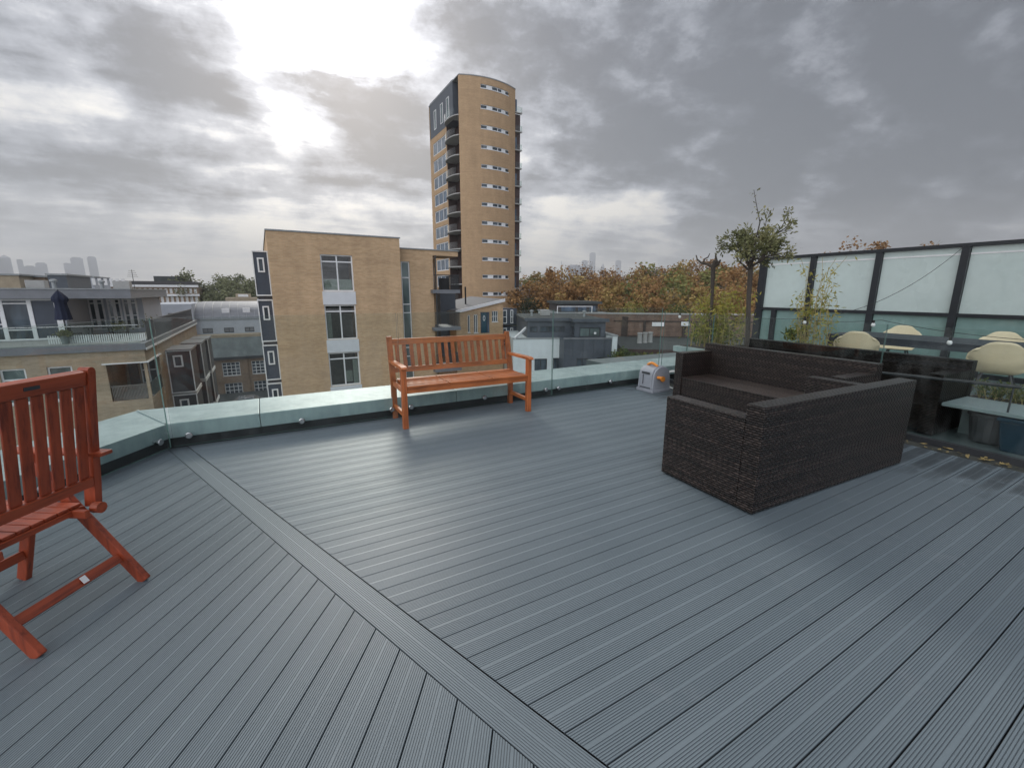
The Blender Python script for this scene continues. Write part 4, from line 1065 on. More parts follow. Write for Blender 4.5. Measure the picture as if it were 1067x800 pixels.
# ------------------------------------------------------------------ lean-to brick house with the blue door
def leanto():
    t = thing('mono_pitch_house', 'low brick house with sloping grey roof and a blue front door', 'building', GRID, (16, 36, GROUND))
    b = 34.0; q = front(b); sl = (.80 + .10) / 4.45
    top = lambda a: -.10 + (a - 14.0) * sl
    ops = [(15.05, 15.28, -1.9, -.42), (15.62, 16.0, -1.95, -.38), (16.25, 17.12, -2.0, -.20), (17.35, 17.95, -1.06, -.12)]
    mb = MB(); mb.wall(q, 14.0, 18.45, GROUND, -.12, ops, .12)
    mb.add([q(14.0, -.12, 0), q(18.45, -.12, 0), q(18.45, top(18.45) - .05, 0)], [(0, 1, 2)])
    mb.wall(side(18.45), b, 41, GROUND, .75); mb.wall(side(14.0, -1), b, 41, GROUND, -.12)
    mb.build('wall', M['buff_brick'], t)
    def roofslab(y0, y1, o0, o1, dz, mat, nm):
        MB().hexa([(13.9, y0, top(13.9) + o0), (18.55, y0, top(18.55) + o0), (18.55, y1, top(18.55) + o0 + dz), (13.9, y1, top(13.9) + o0 + dz), (13.9, y0, top(13.9) + o1), (18.55, y0, top(18.55) + o1), (18.55, y1, top(18.55) + o1 + dz), (13.9, y1, top(13.9) + o1 + dz)]).build(nm, M[mat], t)
    roofslab(33.86, 41, -.04, .07, .18, 'roof_grey', 'roof')
    roofslab(33.78, 33.855, -.14, .12, 0, 'white_paint', 'verge_board')
    window(t, q, *ops[0], cols=1, fw=.06, sill=True); window(t, q, *ops[1], cols=2, fw=.06, sill=True); window(t, q, *ops[3], cols=3, fw=.05, sill=True, rows=1)
    d = MB().qbox(q, 16.36, 16.86, -2.0, -.26, -.09, -.05).build('door', plain('door_blue', (.02, .075, .11), .4, .1, 3), t)
    f = MB(); f.qbox(q, 16.25, 16.35, -2.0, -.20, -.10, -.02).qbox(q, 16.87, 16.93, -2.0, -.20, -.10, -.02).qbox(q, 16.35, 16.87, -.255, -.20, -.10, -.02)
    f.build('door_frame', M['clad_blue'], d)
    MB().lathe([(.16, -.012), (.16, .012)], (0, 0, 0), 18)
    dl = MB(); n = 18
    ring = [(16.61 + .11 * math.cos(6.283 * i / n), -.72 + .24 * math.sin(6.283 * i / n)) for i in range(n)]; ring2 = [(16.61 + .06 * math.cos(6.283 * i / n), -.72 + .17 * math.sin(6.283 * i / n)) for i in range(n)]
    dl.add([q(x, z, -.03) for x, z in ring] + [q(x, z, -.03) for x, z in ring2], [(i, (i + 1) % n, n + (i + 1) % n, n + i) for i in range(n)])
    dl.build('door_light', M['white_paint'], d)
    MB().qbox(q, 16.94, 17.12, -2.0, -.20, -.09, -.07).build('side_light', M['pane_blue'], t)
    MB().box(13.2, 14.6, 35.5, 39, -4, 1.35).build('stair_housing', M['clad_slate'], t)
    MB().box(13.14, 14.66, 35.44, 39.06, 1.352, 1.43).build('stair_roof', M['lead'], t)
    MB().tube([(15.98, 36.5, .2), (15.98, 36.5, 1.95)], .07, 10).build('flue_pipe', M['black'], t)
    for k, (z0, z1) in enumerate(((-1.42, .05), (-3.2, -1.55))):
        by = MB().box(18.47, 20.1, 34.4, 38, z0, z1).build('bay', M['clad_blue'], t)
        qq = front(34.4)
        for (a0, a1) in ((18.60, 19.05), (19.42, 19.7)):
            fr = MB()
            for (x0, x1, y0, y1) in ((a0, a0 + .07, z0 + .15, z1 - .12), (a1 - .07, a1, z0 + .15, z1 - .12), (a0 + .07, a1 - .07, z0 + .15, z0 + .22), (a0 + .07, a1 - .07, z1 - .19, z1 - .12), (a0 + .07, a1 - .07, (z0 + z1) / 2 - .03, (z0 + z1) / 2 + .03)): fr.qbox(qq, x0, x1, y0, y1, .002, .05)
            w = fr.build('window', M['white_paint'], by); MB().qbox(qq, a0 + .07, a1 - .07, z0 + .22, z1 - .19, .002, .02).build('pane', M['pane'], w)
leanto()

# ------------------------------------------------------------------ the tower
def tower():
    t = thing('residential_tower', 'tall curved buff brick apartment tower with strip windows and side balconies', 'building', GRID, (35, 76, GROUND))
    a0, a1, b = 30.21, 40.39, 70.0
    bulge = lambda u: 1.25 * (1 - ((u - (a0 + a1) / 2) / ((a1 - a0) / 2)) ** 2)
    q = lambda u, z, d: (u, b - bulge(u) - d, z)
    TOP = 34.55
    strips = [(33.42, 38.72, 33.28 - 2.915 * k - .34, 33.28 - 2.915 * k + .30) for k in range(13)]
    mb = MB(); mb.wall(q, a0, a1, GROUND, TOP, strips, .18, seg=18)
    mb.wall(side(a1), b, 84, GROUND, TOP); mb.wall(front(84), a0, a1, GROUND, TOP)
    # left flank: recess for balconies next to the front corner, brick with windows further back
    lw = side(a0, -1)
    LB = [(76.2, 82.6, 28.95 - 2.915 * k - .25, 28.95 - 2.915 * k + 1.85) for k in range(1, 13)]
    mb.wall(lw, 75.7, 84, GROUND, 28.9, LB, .2)
    mb.wall(lw, b, b + .35, GROUND, TOP)
    mb.build('wall', M['tower_brick'], t)
    MB().prism([(a0 - .05, b + .3), (a0 - .05, 84.05), (a1 + .05, 84.05), (a1 + .05, b)] + [(a0 + (a1 - a0) * (1 - i / 16), b - bulge(a0 + (a1 - a0) * (1 - i / 16)) - .05) for i in range(17)], TOP + .002, TOP + .14).build('roof_coping', M['lead'], t)
    # faint soldier courses between the storeys
    for s in strips:
        MB().qbox(q, a0 + .01, a1 - .01, s[2] - .98, s[2] - .95, -.01, .010, 18).build('string_course', M['tower_brick'], t)
    pat = [(0, .20, 1), (.20, .37, 0), (.37, .57, 1), (.57, .72, 1), (.72, .86, 0), (.86, 1, 1)]
    for s in strips:
        f = MB(); u0, u1, z0, z1 = s
        f.qbox(q, u0, u1, z1 - .09, z1, -.17, -.06, 6).qbox(q, u0 - .04, u1 + .04, z0 - .02, z0 + .10, -.17, .05, 6)
        for (p0, p1, dark) in pat:
            x0, x1 = u0 + (u1 - u0) * p0, u0 + (u1 - u0) * p1
            if not dark: f.qbox(q, x0, x1, z0 + .10, z1 - .09, -.165, -.05, 2)
            f.qbox(q, x0 - .05, x0 + .05, z0 + .10, z1 - .09, -.16, -.055)
        w = f.build('strip_window', M['white_paint'], t)
        for (p0, p1, dark) in pat:
            if dark: MB().qbox(q, u0 + (u1 - u0) * p0 + .05, u0 + (u1 - u0) * p1 - .05, z0 + .10, z1 - .09, -.155, -.14, 2).build('pane', M['pane'], w)
    # recessed balconies on the left corner
    MB().box(a0 + 1.6, a0 + 1.7, b + .36, 75.7, GROUND, TOP - .1).box(a0, a0 + 1.6, 75.6, 75.7, GROUND, 28.9).build('recess_wall', M['timber_dark'], t)
    for k in range(13):
        z = 30.05 - 2.915 * (k + .0) - 1.0
        pts = [(a0 + 1.55, b + .36), (a0 - .15, b + .36)] + [(a0 - .15 - .75 * math.sin(math.pi * i / 10) ** .6, b + .36 + 5.4 * i / 10) for i in range(1, 10)] + [(a0 - .15, 75.8), (a0 + 1.55, 75.58)]
        MB().prism(pts, z - .08, z + .08).build('balcony_slab', M['concrete'], t)
        g = MB()
        for i in range(2, len(pts) - 3):
            p, r = pts[i], pts[i + 1]
            g.hexa([(p[0], p[1], z + .09), (r[0], r[1], z + .09), (r[0] + .02, r[1], z + .09), (p[0] + .02, p[1], z + .09), (p[0], p[1], z + 1.15), (r[0], r[1], z + 1.15), (r[0] + .02, r[1], z + 1.15), (p[0] + .02, p[1], z + 1.15)])
        g.build('balcony_glass', M['glass'], t)
    for w in LB:
        window(t, lw, *w, cols=3, fw=.16, inset=.12, pane='pane_blue', sill=False)
    # dark clad two storey top on the left
    top = MB().box(a0 - .02, a0 + 5, 72.6, 83.5, 28.9, TOP + .3).build('penthouse', M['clad_slate'], t)
    for (y0, y1) in ((74.2, 75.4), (77.0, 78.2), (80.3, 81.4)):
        f = MB(); lq = side(a0 - .02, -1)
        f.qbox(lq, y0, y0 + .12, 29.9, 33.0, .002, .06).qbox(lq, y1 - .12, y1, 29.9, 33.0, .002, .06).qbox(lq, y0 + .12, y1 - .12, 32.88, 33.0, .002, .06).qbox(lq, y0 + .12, y1 - .12, 29.9, 30.02, .002, .06)
        w = f.build('window', M['white_paint'], top); MB().qbox(lq, y0 + .12, y1 - .12, 30.02, 32.88, .002, .03).build('pane', M['pane_teal'], w)
    # right hand balcony stack seen past the front edge
    MB().box(a1 + .003, a1 + 1.45, b + .8, b + 10, GROUND, 31.2).build('side_wall', M['timber_dark'], t)
    for k in range(14):
        z = 31.35 - 2.915 * k
        MB().box(a1 + .004, a1 + 1.6, b + .35, b + .79, z - .09, z + .09).build('balcony_slab', M['concrete'], t)
        MB().box(a1 + 1.55, a1 + 1.58, b + .37, b + .78, z + .092, z + .95).box(a1 + .01, a1 + 1.55, b + .37, b + .40, z + .092, z + .95).build('balcony_glass', M['glass'], t)
        if k % 2 == 0: MB().box(a1 + .25, a1 + .75, b + .74, b + .785, z + .12, z + 2.1).build('balcony_door', M['pane_blue'], t)
tower()

# ------------------------------------------------------------------ brick block with roof terrace (left)
def block_left():
    t = thing('terrace_block', 'brick apartment block with a roof terrace, corner loggia and dark bays at the left', 'building', GRID, (-9, 34, GROUND))
    b, a = 30.0, -5.75; q = front(b); sq = side(a)
    LG = (-7.42, a - .001, -4.30, -2.28); LGs = (b + .001, 33.4, -4.30, -2.28)
    W = [(-11.30, -10.40, -4.0, -2.25), (-9.65, -8.72, -4.0, -2.25), (-13.2, -12.2, -4.0, -2.25)]
    mb = MB(); mb.wall(q, -18, a, GROUND, -1.62, W + [LG], .14); mb.wall(sq, b, 52, GROUND, -1.62, [LGs], .14)
    mb.build('wall', M['weathered_brick'], t)
    for w in W: window(t, q, *w, cols=1, fw=.08, lights=.55, pane='pane_teal')
    # loggia
    lg = MB(); lg.box(-7.5, a - .15, b + .15, 33.6, -4.42, -4.302).build('loggia_floor', M['concrete'], t)
    MB().box(-7.5, a - .02, b + .02, 33.6, -2.28, -2.18).build('loggia_ceiling', M['white_paint'], t)
    MB().box(-7.55, -7.43, b + .15, 33.6, -4.3, -2.28).build('loggia_side', M['brown_brick'], t)
    qi = front(33.5)
    MB().wall(qi, -7.43, a, -4.3, -2.28, [(-6.75, -5.95, -4.0, -2.4)], .1).build('loggia_wall', M['brown_brick'], t)
    window(t, qi, -6.75, -5.95, -4.0, -2.4, cols=2, rows=1, fw=.07, inset=.06, sill=False)
    MB().qbox(qi, -7.30, -6.85, -4.28, -2.4, .0, .06).build('loggia_door', M['timber_dark'], t)
    r = MB()
    for k in range(26): r.box(-7.36 + k * .0615, -7.325 + k * .0615, b + .04, b + .07, -4.28, -3.52)
    r.box(-7.40, -5.78, b + .03, b + .08, -3.52, -3.47)
    r.build('loggia_rail', plain('slat_grey', (.16, .145, .13), .7, .25, 5), t)
    MB().box(a - .06, a - .03, b + .1, 33.3, -4.28, -3.47).build('loggia_glass', M['pane_teal'], t)
    MB().qbox(q, -7.55, a + .12, -2.30, -2.24, .0, .12).box(a, a + .12, b - .0, 33.5, -2.30, -2.24).build('loggia_trim', M['white_paint'], t)
    # terrace slab edge
    MB().box(-18, a + .10, b - .12, 52, -1.60, -1.25).build('terrace_slab', M['zinc'], t)
    MB().box(a + .102, a + .14, b - .1, 52, -1.62, -1.52).build('slab_trim', M['white_paint'], t)
    MB().box(-18, a - .2, b + .3, 52, -1.248, -1.22).build('terrace_floor', M['concrete'], t)
    r = MB()
    for k in range(74): r.box(a - .06, a - .03, b + 1.5 + k * .26, b + 1.62 + k * .26, -1.25, -.2)
    r.box(a - .08, a - .01, b + 1.4, 51, -.2, -.13)
    r.build('terrace_rail', M['dark_metal'], t)
    gb = MB().box(-18, a - .1, b + .05, b + .065, -1.25, -.30).build('terrace_glass', M['glass'], t)
    MB().box(-18, a - .1, b + .03, b + .085, -.30, -.26).build('top_rail', M['steel'], gb)
    wf = MB()
    for k in range(44): wf.box(-9.75 + k * .09, -9.70 + k * .09, b + 1.2, b + 1.22, -1.22, -.80)
    wf.build('picket_screen', M['white_paint'], t)
    # penthouse
    pb = 34.0
    MB().box(-18, -9.78, pb, 44, -1.22, 1.05).box(-9.78, -6.95, 38.0, 44, -1.22, 1.02).build('penthouse_wall', M['grey_render'], t)
    MB().box(-18.3, -6.6, pb - .5, 45, 1.06, 1.55).build('penthouse_roof', M['zinc'], t)
    MB().box(-18.35, -6.55, pb - .55, 45, 1.552, 1.62).build('roof_trim', M['lead'], t)
    pq = front(pb)
    def glazing(qq, cells, z0, z1, pane):
        for (u0, u1, pn, rows) in cells:
            f = MB(); fw = .09
            f.qbox(qq, u0, u0 + fw, z0, z1, .0, .07).qbox(qq, u1 - fw, u1, z0, z1, .0, .07).qbox(qq, u0 + fw, u1 - fw, z1 - fw, z1, .0, .07).qbox(qq, u0 + fw, u1 - fw, z0, z0 + fw, .0, .07)
            for z in rows: f.qbox(qq, u0 + fw, u1 - fw, z - .03, z + .03, .002, .066)
            w = f.build('window', M['white_paint'], t); MB().qbox(qq, u0 + fw, u1 - fw, z0 + fw, z1 - fw, .004, .03).build('pane', M[pn], w)
    glazing(pq, [(-14.5, -13.1, 'clad_blue', ()), (-13.1, -12.15, 'pane', (-.3,)), (-12.15, -11.05, 'pane', (.8, -.62)), (-11.05, -9.98 + .0, 'clad_blue', ()), (-9.98, -9.79, 'pane', (.78, -.4))], -1.2, 1.04, 'pane')
    MB().box(-9.77, -9.70, pb, 38, -1.22, 1.05).build('flank_wall', M['grey_render'], t)
    q2 = front(38.0)
    glazing(q2, [(-9.68, -9.30, 'pane', (.7, -.35)), (-9.30, -8.92, 'pane', (.7, -.35)), (-8.76, -8.42, 'pane', (.7, -.2)), (-8.42, -8.08, 'pane', (.7, -.2)), (-7.98, -7.62, 'pane', (.7, -.1)), (-7.62, -7.25, 'pane', (.7, -.1))], -1.0, 1.0, 'pane')
    # bays on the right flank
    for i, (y0, y1, zt) in enumerate(((35.4, 38.4, -2.36), (41.2, 44.2, -2.52), (46.2, 49.2, -2.66))):
        for (z0, z1) in ((zt - 2.75, zt), (zt - 5.6, zt - 2.95), (zt - 8.5, zt - 5.8)):
            by = MB().box(a + .004, a + 1.30, y0, y1, z0, z1).build('bay', M['clad_dark'], t)
            tr = MB(); tr.box(a, a + 1.36, y0 - .06, y1, z1 - .02, z1 + .05).box(a, a + 1.36, y0 - .06, y1, z0 - .05, z0 + .02)
            tr.box(a + .01, a + .07, y0 - .05, y0 - .002, z0 + .02, z1 - .02).box(a + 1.28, a + 1.34, y0 - .05, y0 + .02, z0 + .02, z1 - .02)
            tr.build('trim', M['white_paint'], by)
            qq = front(y0); fr = MB(); u0, u1, c0, c1 = a + .35, a + .86, z1 - 1.05, z1 - .28
            for (x0, x1, zz0, zz1) in ((u0, u0 + .09, c0, c1), (u1 - .09, u1, c0, c1), (u0 + .09, u1 - .09, c0, c0 + .09), (u0 + .09, u1 - .09, c1 - .09, c1)): fr.qbox(qq, x0, x1, zz0, zz1, .002, .06)
            w = fr.build('window', M['white_paint'], by); MB().qbox(qq, u0 + .09, u1 - .09, c0 + .09, c1 - .09, .002, .02).build('pane', M['pane'], w)
        MB().box(a, a + 1.40, y0 - .10, y1 + .05, zt + .052, zt + .10).build('bay_roof', M['roof_grey'], t)
    return t
_BL = block_left()
def roof_clutter(t, frame_pts, z):
    rs = random.Random(len(frame_pts) + int(abs(z) * 10))
    for (x, y, kind) in frame_pts:
        if kind == 'vent':
            MB().lathe([(.10, 0), (.10, .35), (.17, .37), (.17, .47), (.05, .52)], (x, y, z), 12).build('roof_vent', M['lead'], t)
        elif kind == 'box':
            MB().box(x - .4, x + .4, y - .3, y + .3, z, z + .45).build('roof_unit', M['concrete'], t, bevel=.02)
        else:
            m = MB().tube([(x, y, z), (x, y, z + 1.3)], .02, 6)
            for k in range(4): m.tube([(x - .3 + .04 * k, y, z + .85 + k * .13), (x + .3 - .04 * k, y, z + .85 + k * .13)], .010, 5)
            m.build('aerial', M['dark_metal'], t)
def terrace_things():
    F = GRID
    u = thing('parasol', 'closed navy blue parasol standing on the left roof terrace', 'parasol', F, (-9.35, 32.4, -1.22))
    x, y = -9.35, 32.4
    MB().tube([(x, y, -1.22), (x, y, 1.55)], .03, 10).build('pole', M['dark_metal'], u)
    rs = random.Random(4); cv = MB(); n = 24
    prof = [(.30, -.05), (.27, .25), (.24, .6), (.22, .85), (.30, 1.0), (.27, 1.15), (.12, 1.38), (.03, 1.48)]
    for r, z in prof:
        for j in range(n):
            an = 6.283 * j / n; k = 1 + .22 * math.sin(an * 8 + z) + .07 * math.sin(an * 3 + 2 * z)
            cv.v.append(Vector((x + r * k * math.cos(an), y + r * k * math.sin(an), z + .02 * math.sin(an * 8))))
    for i in range(len(prof) - 1):
        for j in range(n): cv.f.append([i * n + j, i * n + (j + 1) % n, (i + 1) * n + (j + 1) % n, (i + 1) * n + j]); cv.mi.append(0); cv.col.append(None)
    cv.build('canopy', plain('navy_cloth', (.012, .018, .045), .85, .25, 5), u, smooth=True)
    MB().lathe([(.28, 0), (.28, .06), (.05, .09)], (x, y, -1.22), 16).build('base', M['concrete'], u)
    tb = thing('terrace_table', 'dark outdoor table beside the parasol on the left terrace', 'table', F, (-7.9, 32.2, -1.22))
    MB().box(-8.5, -7.3, 31.8, 32.6, -.50, -.46).build('tabletop', M['black'], tb)
    for sx in (-8.4, -7.4):
        for sy in (31.9, 32.5): MB().tube([(sx, sy, -1.22), (-7.9 + (sx + 7.9) * .8, sy, -.5)], .03, 8).build('leg', M['black'], tb)
    for i, (cx, cy, lb) in enumerate(((-8.95, 32.2, 'dark terrace chair between the parasol and the outdoor table'), (-6.95, 32.2, 'dark terrace chair at the planter end of the outdoor table'))):
        c = thing('terrace_chair', lb, 'chair', F, (cx, cy, -1.22), 'dark chairs on the left roof terrace')
        MB().box(cx - .22, cx + .22, cy - .22, cy + .22, -.80, -.76).build('seat', M['black'], c)
        sg = -1 if i == 0 else 1
        MB().box(cx + sg * .19, cx + sg * .23, cy - .22, cy + .22, -.75, -.35).build('backrest', M['black'], c)
        for sx in (-.19, .19):
            for sy in (-.19, .19): MB().box(cx + sx - .015, cx + sx + .015, cy + sy - .015, cy + sy + .015, -1.22, -.80).build('leg', M['black'], c)
    rs = random.Random(9)
    for (px, py, s, lb) in ((-7.6, 34.6, .42, 'brown bushy potted plant near the terrace windows on the left'), (-6.45, 36.6, .5, 'straggly potted shrub at the far end of the left terrace'), (-9.05, 31.0, .28, 'green potted plant at the foot of the parasol')):
        p = thing('terrace_plant', lb, 'plant', F, (px, py, -1.22), 'pot plants on the left roof terrace')
        lf = MB()
        for i in range(260):
            v = Vector((rs.gauss(0, s * .5), rs.gauss(0, s * .5), abs(rs.gauss(0, s * .55)))); leaf_quads(lf, Vector((px, py, -.80)) + v, rs, .13, None, .35)
        lf.build('foliage', M['olive_leaf'], p, fix=False)
        MB().lathe([(.14, 0), (.2, .42), (.18, .43)], (px, py, -1.22), 14).build('pot', M['planter'], p)
terrace_things()
roof_clutter(_BL, [(-12.6, 34.6, 'vent'), (-11.2, 36.0, 'box'), (-8.6, 37.0, 'vent'), (-7.6, 40, 'aerial'), (-10.2, 35.0, 'vent'), (-7.4, 36.0, 'box')], 1.622)

# ------------------------------------------------------------------ industrial building in the gap
def industrial():
    t = thing('workshop_building', 'brown brick workshop with white grid windows, green glass band and grey barrel roof', 'building', GRID, (-4, 72, GROUND))
    b = 68.0; q = front(b)
    ops = []
    for z0, z1 in ((-9.55, -7.75), (-12.6, -10.55)):
        for u in (-11.0, -8.2, -5.35, -2.0, 1.3): ops.append((u, u + 2.0, z0, z1))
    mb = MB(); mb.wall(q, -13, 4, GROUND, -7.15, ops, .2); mb.wall(side(-13, -1), b, 80, GROUND, -7.15); mb.build('wall', M['brown_brick'], t)
    for o in ops: window(t, q, *o, cols=4, rows=3, fw=.075, inset=.14, pane='pane')
    for u in (-8.85, -2.9, .3): MB().qbox(q, u, u + .5, GROUND, -7.16, .002, .12).build('pier', M['brown_brick'], t)
    MB().hexa([(-13, b - .2, -7.15), (4, b - .2, -7.15), (4, b + 1.6, -7.15), (-13, b + 1.6, -7.15), (-13, b - .2, -7.05), (4, b - .2, -7.05), (4, b + 1.6, -4.6), (-13, b + 1.6, -4.6)]).build('roof_glazing', M['roof_glass'], t)
    MB().box(-13, 4, b - .3, b - .2, -7.35, -7.0).build('gutter', M['dark_metal'], t)
    MB().box(-13, 4, b + 1.62, b + 4, -7.1, -4.25).build('ledge', M['tan'], t)
    w2 = [(-7.3 + 2.45 * k, -7.3 + 2.45 * k + 1.15, -4.12, -3.45) for k in range(-2, 5)]
    q2 = front(72.0); MB().wall(q2, -13, 4, -4.3, -2.35, w2, .15).build('upper_wall', M['grey_render'], t)
    for w in w2: window(t, q2, *w, cols=2, fw=.06, frame='dark_metal', sill=False)
    MB().box(-13, 4, 71.9, 72.1, -2.34, -2.22).build('eaves', M['lead'], t)
    pts = [(72.1 + 6 * (1 - math.cos(math.pi / 2 * i / 10)), -2.3 + 2.2 * math.sin(math.pi / 2 * i / 10)) for i in range(11)] + [(86, -.1), (86, -4)] + [(72.1, -4)]
    n = len(pts); rf = MB(); rf.add([(-8.0, p[0], p[1]) for p in pts] + [(4, p[0], p[1]) for p in pts], [list(range(n))[::-1], list(range(n, 2 * n))] + [(i, (i + 1) % n, n + (i + 1) % n, n + i) for i in range(n)])
    roof = rf.build('barrel_roof', M['zinc'], t)
    for u in (-4.9, -2.4):
        MB().box(u, u + .9, 72.6, 73.6, -1.9, -.85).build('roof_light', M['white_paint'], roof)
    for k in range(13): MB().tube([(-8 + k, p[0], p[1] + .02) for p in pts[:11]], .03, 5).build('seam', M['lead'], roof)
    MB().box(-12.5, -8.02, 71.0, 84, -4.3, -.15).build('side_block', M['grey_render'], t)
    MB().qbox(front(71.0), -10.6, -9.6, -2.6, -1.3, .002, .05).build('louvre', M['dark_metal'], t)
    p = thing('rooftop_plant_room', 'cream plant room on a flat roof in front of the pale trees', 'plant room', GRID, (-2, 95, -3))
    MB().box(-5.6, -.6, 95, 101, -6, .35).box(-4.0, -1.6, 96, 99, .352, 1.05).build('housing', M['tan'], p)
    MB().box(-3.6, -2.0, 95.95, 95.99, .5, .95).build('grille', M['white_paint'], p)
industrial()
def parked_car():
    F = Frame(60.3, GRID.w(-2.6, 58)[:2]); z = GROUND + 4.1
    t = thing('parked_car', 'silver grey parked car glimpsed beyond the coping below the grid windows', 'car', F, (0, 0, z))
    structure(MB().box(-14, 5, 52, 67.9, GROUND, z - .002).build('yard', M['roof_flat'], None, frame=GRID, base=(-4, 60, GROUND)))
    prof = [(-2.1, .35), (-2.1, .75), (-1.5, .88), (-.8, 1.38), (.7, 1.42), (1.45, .95), (2.05, .88), (2.15, .4)]
    n = len(prof); mb = MB(); mb.add([(p[0], -.85, z + p[1]) for p in prof] + [(p[0], .85, z + p[1]) for p in prof], [list(range(n))[::-1], list(range(n, 2 * n))] + [(i, (i + 1) % n, n + (i + 1) % n, n + i) for i in range(n)])
    mb.build('body', plain('car_silver', (.40, .41, .43), .25, .05, 3, metal=.7), t, bevel=.06)
    for y in (-.86, .852): MB().hexa([(-1.2, y, z + .92), (1.2, y, z + .95), (1.2, y + .008, z + .95), (-1.2, y + .008, z + .92), (-.7, y, z + 1.3), (.6, y, z + 1.33), (.6, y + .008, z + 1.33), (-.7, y + .008, z + 1.3)]).build('side_window', M['pane'], t)
    for x in (-1.35, 1.35):
        for y in (-.88, .66): MB().tube([(x, y, z + .32), (x, y + .22, z + .32)], .32, 16).build('wheel', M['black'], t)
parked_car()

# ------------------------------------------------------------------ white and slate houses (right of the bench)
def white_houses():
    F = Frame(84, (0, 0))
    t = thing('slate_house', 'white rendered house with dark slate clad upper storey and flat green grey roof', 'house', F, (7, 33, GROUND))
    y = 32.0
    q = front(y)
    o1 = [(5.07, 6.04, -4.75, -3.42), (6.50, 7.15, -4.75, -3.38)]
    mb = MB().wall(q, 3.45, 7.30, GROUND, -1.93, o1, .14); mb.wall(side(3.45, -1), y, 40, GROUND, -1.93)
    mb.box(3.46, 7.29, y + .2, 40, GROUND, -1.94)
    mb.build('wall', M['white_render'], t)
    for o in o1: window(t, q, *o, cols=2, fw=.05, frame='dark_metal', sill=False)
    MB().box(3.40, 7.0, y - .05, y + .3, -1.925, -1.85).build('coping', M['lead'], t)
    yq = 30.4; q = front(yq)
    o2 = [(7.90, 8.75, -4.35, -3.2), (9.42, 10.25, -4.3, -3.14)]
    mb = MB().wall(q, 6.95, 10.45, GROUND, -1.80, o2, .14); mb.wall(side(6.95, -1), yq, y + .2, GROUND, -1.80)
    mb.box(6.96, 10.44, yq + .2, 40, GROUND, -1.82)
    mb.build('slate_wall', M['clad_slate'], t)
    for o in o2: window(t, q, *o, cols=2, fw=.05, frame='dark_metal', sill=False)
    MB().box(6.90, 10.46, yq - .06, yq + .12, -1.80, -1.70).build('coping', M['zinc'], t)
    for k in range(4): MB().qbox(q, 7.55 + k * .78, 7.58 + k * .78, -3.1, -1.85, .002, .03).build('standing_seam', M['clad_slate'], t)
    ql = front(33.0); ol = [(4.82, 5.42, -1.52, -1.08), (5.64, 7.55, -1.52, -1.06)]
    mb = MB().wall(ql, 4.62, 8.03, -1.92, -.58, ol, .1)
    qr = front(31.8); orr = [(8.42, 10.02, -1.78, -1.08)]
    mb.wall(qr, 8.03, 10.40, -1.80, -.58, orr, .1); mb.wall(side(8.03, -1), 31.8, 33.0, -1.80, -.58, [(31.95, 32.85, -1.7, -1.05)], .1)
    mb.wall(side(10.40), 31.8, 40, -1.8, -.58); mb.wall(side(4.62, -1), 33, 40, -1.92, -.58)
    mb.build('slate_wall', M['clad_slate'], t)
    for o in ol: window(t, ql, *o, cols=3 if o[0] > 5.5 else 2, fw=.05, frame='dark_metal', sill=False)
    window(t, qr, *orr[0], cols=2, fw=.06, frame='dark_metal', pane='pane_teal', sill=False)
    window(t, side(8.03, -1), 31.95, 32.85, -1.7, -1.05, cols=1, fw=.05, frame='dark_metal', sill=False)
    MB().prism([(4.45, 32.8), (7.9, 32.8), (7.9, 31.6), (10.55, 31.6), (10.55, 41), (4.45, 41)], -.57, -.46).build('roof', M['roof_flat'], t)
    MB().prism([(4.40, 32.75), (7.85, 32.75), (7.85, 31.55), (10.6, 31.55), (10.6, 31.64), (7.94, 31.64), (7.94, 32.84), (4.40, 32.84)], -.66, -.42).build('fascia', M['clad_slate'], t)
    MB().bar((3.55, 31.9, -1.86), (4.55, 33.2, -1.2), .12, .16).build('sloping_coping', M['white_paint'], t)
    MB().box(10.48, 10.84, yq - .1, 39, GROUND, -1.60).build('wall', M['white_render'], t)
    MB().box(10.44, 10.88, yq - .15, 39, -1.597, -1.52).build('coping', M['lead'], t)
    MB().lathe([(.08, -.08), (.10, 0), (.08, .08)], (9.6, 31.74, -1.5), 12).build('wall_lamp', M['white_paint'], t)
    roof_clutter(t, [(5.4, 36, 'vent'), (6.8, 37.5, 'box'), (9.6, 35, 'vent')], -.458)
    b = thing('white_house', 'plain white rendered house with a dark glazed roof room behind the slate house', 'house', F, (13, 47, GROUND))
    yb = 46.0
    MB().box(9.6, 15.95, yb, 58, GROUND, -.86).build('wall', M['white_render'], b)
    MB().box(9.5, 16.03, yb - .08, 58.1, -.858, -.74).build('coping', M['lead'], b)
    MB().box(10.7, 15.3, yb + 4, 56, -.85, .18).build('roof_room', M['clad_dark'], b)
    qq = front(yb + 4)
    for (a0, a1) in ((10.9, 12.7), (12.9, 14.0), (14.25, 15.1)):
        f = MB(); f.qbox(qq, a0, a0 + .07, -.72, .02, .002, .05).qbox(qq, a1 - .07, a1, -.72, .02, .002, .05).qbox(qq, a0 + .07, a1 - .07, -.05, .02, .002, .05).qbox(qq, a0 + .07, a1 - .07, -.72, -.65, .002, .05)
        w = f.build('window', M['dark_metal'], b); MB().qbox(qq, a0 + .07, a1 - .07, -.65, -.05, .004, .02).build('pane', M['pane_blue'], w)
    MB().box(10.4, 15.7, yb + 3.6, 56.3, .182, .46).build('roof', M['roof_flat'], b)
    MB().box(9.7, 13.6, yb + .3, yb + .36, -.02, .05).box(13.5, 13.58, yb + .3, yb + .36, -.74, -.02).box(9.7, 9.78, yb + .3, yb + .36, -.74, -.02).build('terrace_rail', M['white_paint'], b)
white_houses()
